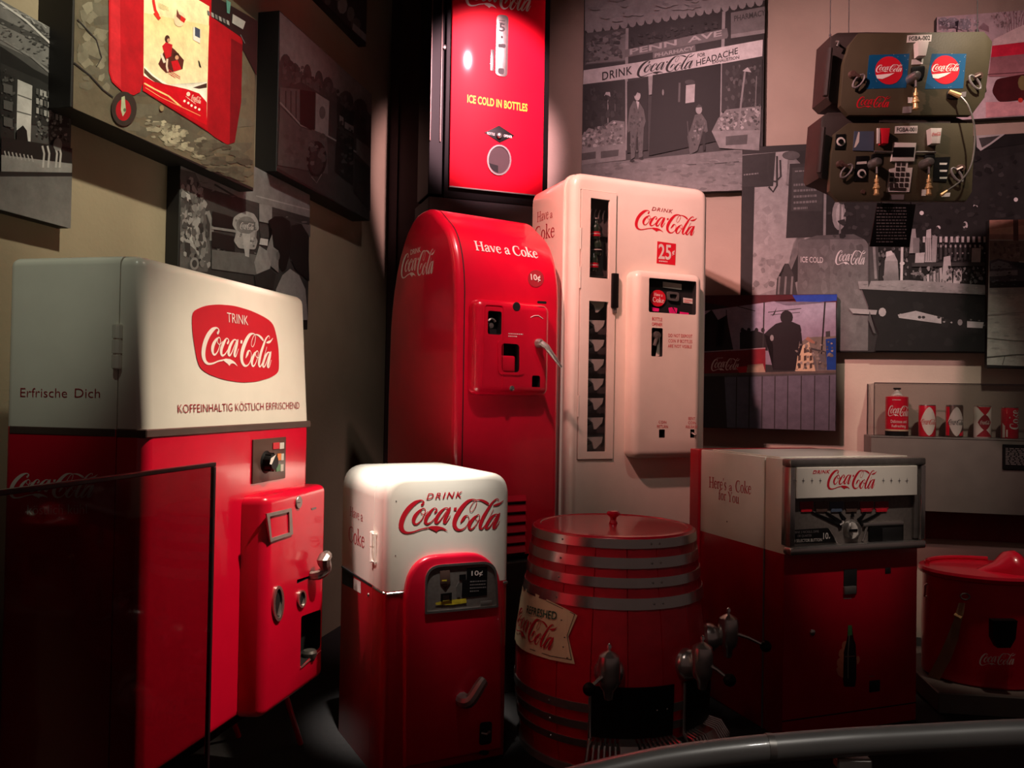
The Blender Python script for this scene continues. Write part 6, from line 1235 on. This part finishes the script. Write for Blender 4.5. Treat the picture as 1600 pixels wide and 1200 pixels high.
# ------------------------------------------------------------------ red drink drum on a low step
dc_ = at(1541, 990, 4.55); Df = Frame(dc_.x, 4.55, -8, 0)
DZ0, DZ1 = at(1541, 1079, 4.3).z, at(1541, 912, 4.3).z
struct('plinth', rbox(-.36, 2.0, -.34, .5, FLZ+.001, DZ0-.001, .006, 1), LEDGE, Frame(Df.loc.x, Df.loc.y, -8, 0)) if DZ0 > FLZ+.01 else None
Dg = Frame(Df.loc.x, Df.loc.y, -8, DZ0); H = DZ1-DZ0
o = thing('drink_drum', 'red oval drink drum with a humped lid and a hanging canvas strap, far right', 'drink drum', Dg)
def ovl(rx, ry, n=40): return [(rx*math.cos(2*math.pi*k/n), ry*math.sin(2*math.pi*k/n)) for k in range(n)]
RXd, RYd = .33, .26
def oval(rows, m, name, par, n=40):
    bm = bmesh.new(); rings = []
    for s_, z in rows: rings.append([bm.verts.new((x*s_, y*s_, z)) for x, y in ovl(RXd, RYd, n)])
    for a, b in zip(rings[:-1], rings[1:]):
        for k in range(n): bm.faces.new((a[k], a[(k+1) % n], b[(k+1) % n], b[k]))
    bm.faces.new(rings[0]); bm.faces.new(rings[-1]); return ob(name, bm, m, par)
oval([(.93, 0), (.97, .01), (.985, H*.5), (.97, H*.9), (.97, H)], RED, 'drum_body', o)
lid = oval([(.99, H*.985), (1.03, H+.0), (1.045, H+.018), (1.02, H+.032), (.9, H+.036)], RED, 'lid', o)
bm = bmesh.new(); rows = []
for k, (x, w_, h_) in enumerate(((-.12, .02, .0), (-.02, .05, .05), (.03, .085, .105), (.075, .095, .115), (.1, .08, .10), (.115, .02, .06))):
    rows.append([bm.verts.new((x+.03, w_*math.cos(R_(a))*1.3-.08, H+.03+h_*math.sin(R_(a)))) for a in range(0, 181, 18)])
for a, b in zip(rows[:-1], rows[1:]):
    for k in range(10): bm.faces.new((a[k], a[k+1], b[k+1], b[k]))
bm.faces.new(rows[-1]); bm.faces.new(rows[0]); ob('lid_hump', bm, RED, lid, 50)
ob('filler_cap', lathe([(.03, .0), (.034, .02), (.028, .03), (0, .034)], 16, 'x', (.14, -.12, H+.085)), BRONZE, lid); ob('valve', tube([(.2, -.1, H+.035), (.25, -.1, H+.06), (.29, -.1, H+.05)], [.016, .02, .012], 10), CHR, lid)
ob('lid_rim_back', tube([(x*.9, y*.9, H+.044) for x, y in ovl(RXd, RYd, 40)[8:20]], .012, 8), RED, lid)
def dsurf(px, py, off=.004):
    oo, d = Dg.ray(px, py); a_, b_ = RXd*.985+off, RYd*.985+off; A_ = (d.x/a_)**2+(d.y/b_)**2; B_ = 2*(oo.x*d.x/a_**2+oo.y*d.y/b_**2); C_ = (oo.x/a_)**2+(oo.y/b_)**2-1; D_ = max(B_*B_-4*A_*C_, 0); return oo+d*((-B_-math.sqrt(D_))/(2*A_))
rp_ = dsurf(1508, 932, .01); ob('strap_ring', tube([(rp_.x+.022*math.cos(R_(a)), rp_.y, rp_.z+.016*math.sin(R_(a))) for a in range(0, 360, 30)], .004, 6, None, True), STEEL, o)
bm = bmesh.new(); pv = None
for x0, x1, y in ((1498, 1508, 942), (1493, 1506, 958), (1489, 1502, 972), (1478, 1497, 1000), (1464, 1486, 1030), (1450, 1472, 1055), (1441, 1462, 1074)):
    a, b = dsurf(x0, y, .014), dsurf(x1, y, .014); v = (bm.verts.new(a), bm.verts.new(b))
    if pv: bm.faces.new((pv[0], pv[1], v[1], v[0]))
    pv = v
r_ = bmesh.ops.solidify(bm, geom=bm.faces[:], thickness=.004); ob('strap', bm, CANVAS, o)
a, b = dsurf(1491, 960, .018), dsurf(1502, 966, .018); ob('strap_buckle', tube([a, b], .009, 6), BRASS, o)
for y0, y1 in ((907, 935), ): p = dsurf(1449, 912, .01); q = dsurf(1448, 932, .012); ob('side_clasp', tube([p, (p.x-.012, p.y, p.z-.01), (q.x-.012, q.y, q.z), q], .006, 6), CHR, o)
bm = bmesh.new(); vs1 = [dsurf(x, y, .02) for x, y in ((1545, 966), (1583, 966), (1580, 994), (1572, 1008), (1552, 1008), (1545, 994))]; bm.faces.new([bm.verts.new(v) for v in vs1]); r_ = bmesh.ops.extrude_face_region(bm, geom=bm.faces[:]); bmesh.ops.translate(bm, vec=(0, -.05, 0), verts=[v for v in r_['geom'] if isinstance(v, bmesh.types.BMVert)]); ob('cup_holder', bm, BLK, o, 0)
V, Fc = SCRIPT; bm = bmesh.new(); vv = [bm.verts.new(dsurf(1530+57*u, 1040-1*u-19*v, .003)) for u, v in V]
for q in Fc:
    if len(set(q)) > 2: bm.faces.new([vv[i] for i in q])
ob('lettering', bm, WINK, o, 0)

# ------------------------------------------------------------------ handrail in front
RY = 1.45
t = thing('handrail', 'grey tubular handrail curving across the bottom right of the view', 'handrail', Frame(0, RY, 0, 0))
rl = [at(x, y, Y) for x, y, Y in ((640, 1330, 1.40), (760, 1272, 1.42), (870, 1228, 1.44), (1000, 1196, 1.45), (1100, 1180, 1.45), (1203, 1169, 1.45), (1320, 1160, 1.45), (1450, 1153, 1.45), (1600, 1146, 1.44), (1800, 1142, 1.42), (2100, 1140, 1.38))]
loc = lambda p: (p.x, p.y-RY, p.z)
ob('rail_tube', tube(cr([loc(p) for p in rl[:6]], 6), .0235, 16), RAILM, t); ob('rail_tube', tube(cr([loc(p) for p in rl[5:]], 6), .0235, 16), RAILM, t)
c_ = Vector(loc(rl[5])); ob('rail_collar', tube([c_-Vector((.006, 0, 0)), c_+Vector((.006, 0, 0))], .0245, 16), STEEL, t)
p = at(1332, 1188, 1.45); ob('bracket', rbox(p.x-.03, p.x+.03, -.012, .012, p.z-.012, p.z+.006, .003, 1), STEEL, t)
for px, Y, zz in ((1332, 1.45, p.z-.012), (2060, 1.385, at(2060, 1141, 1.385).z), (700, 1.41, at(700, 1298, 1.41).z)): q = at(px, 1170, Y); ob('post', tube([(q.x, Y-RY, FLZ), (q.x, Y-RY, zz)], .016, 10), RAILM, t)
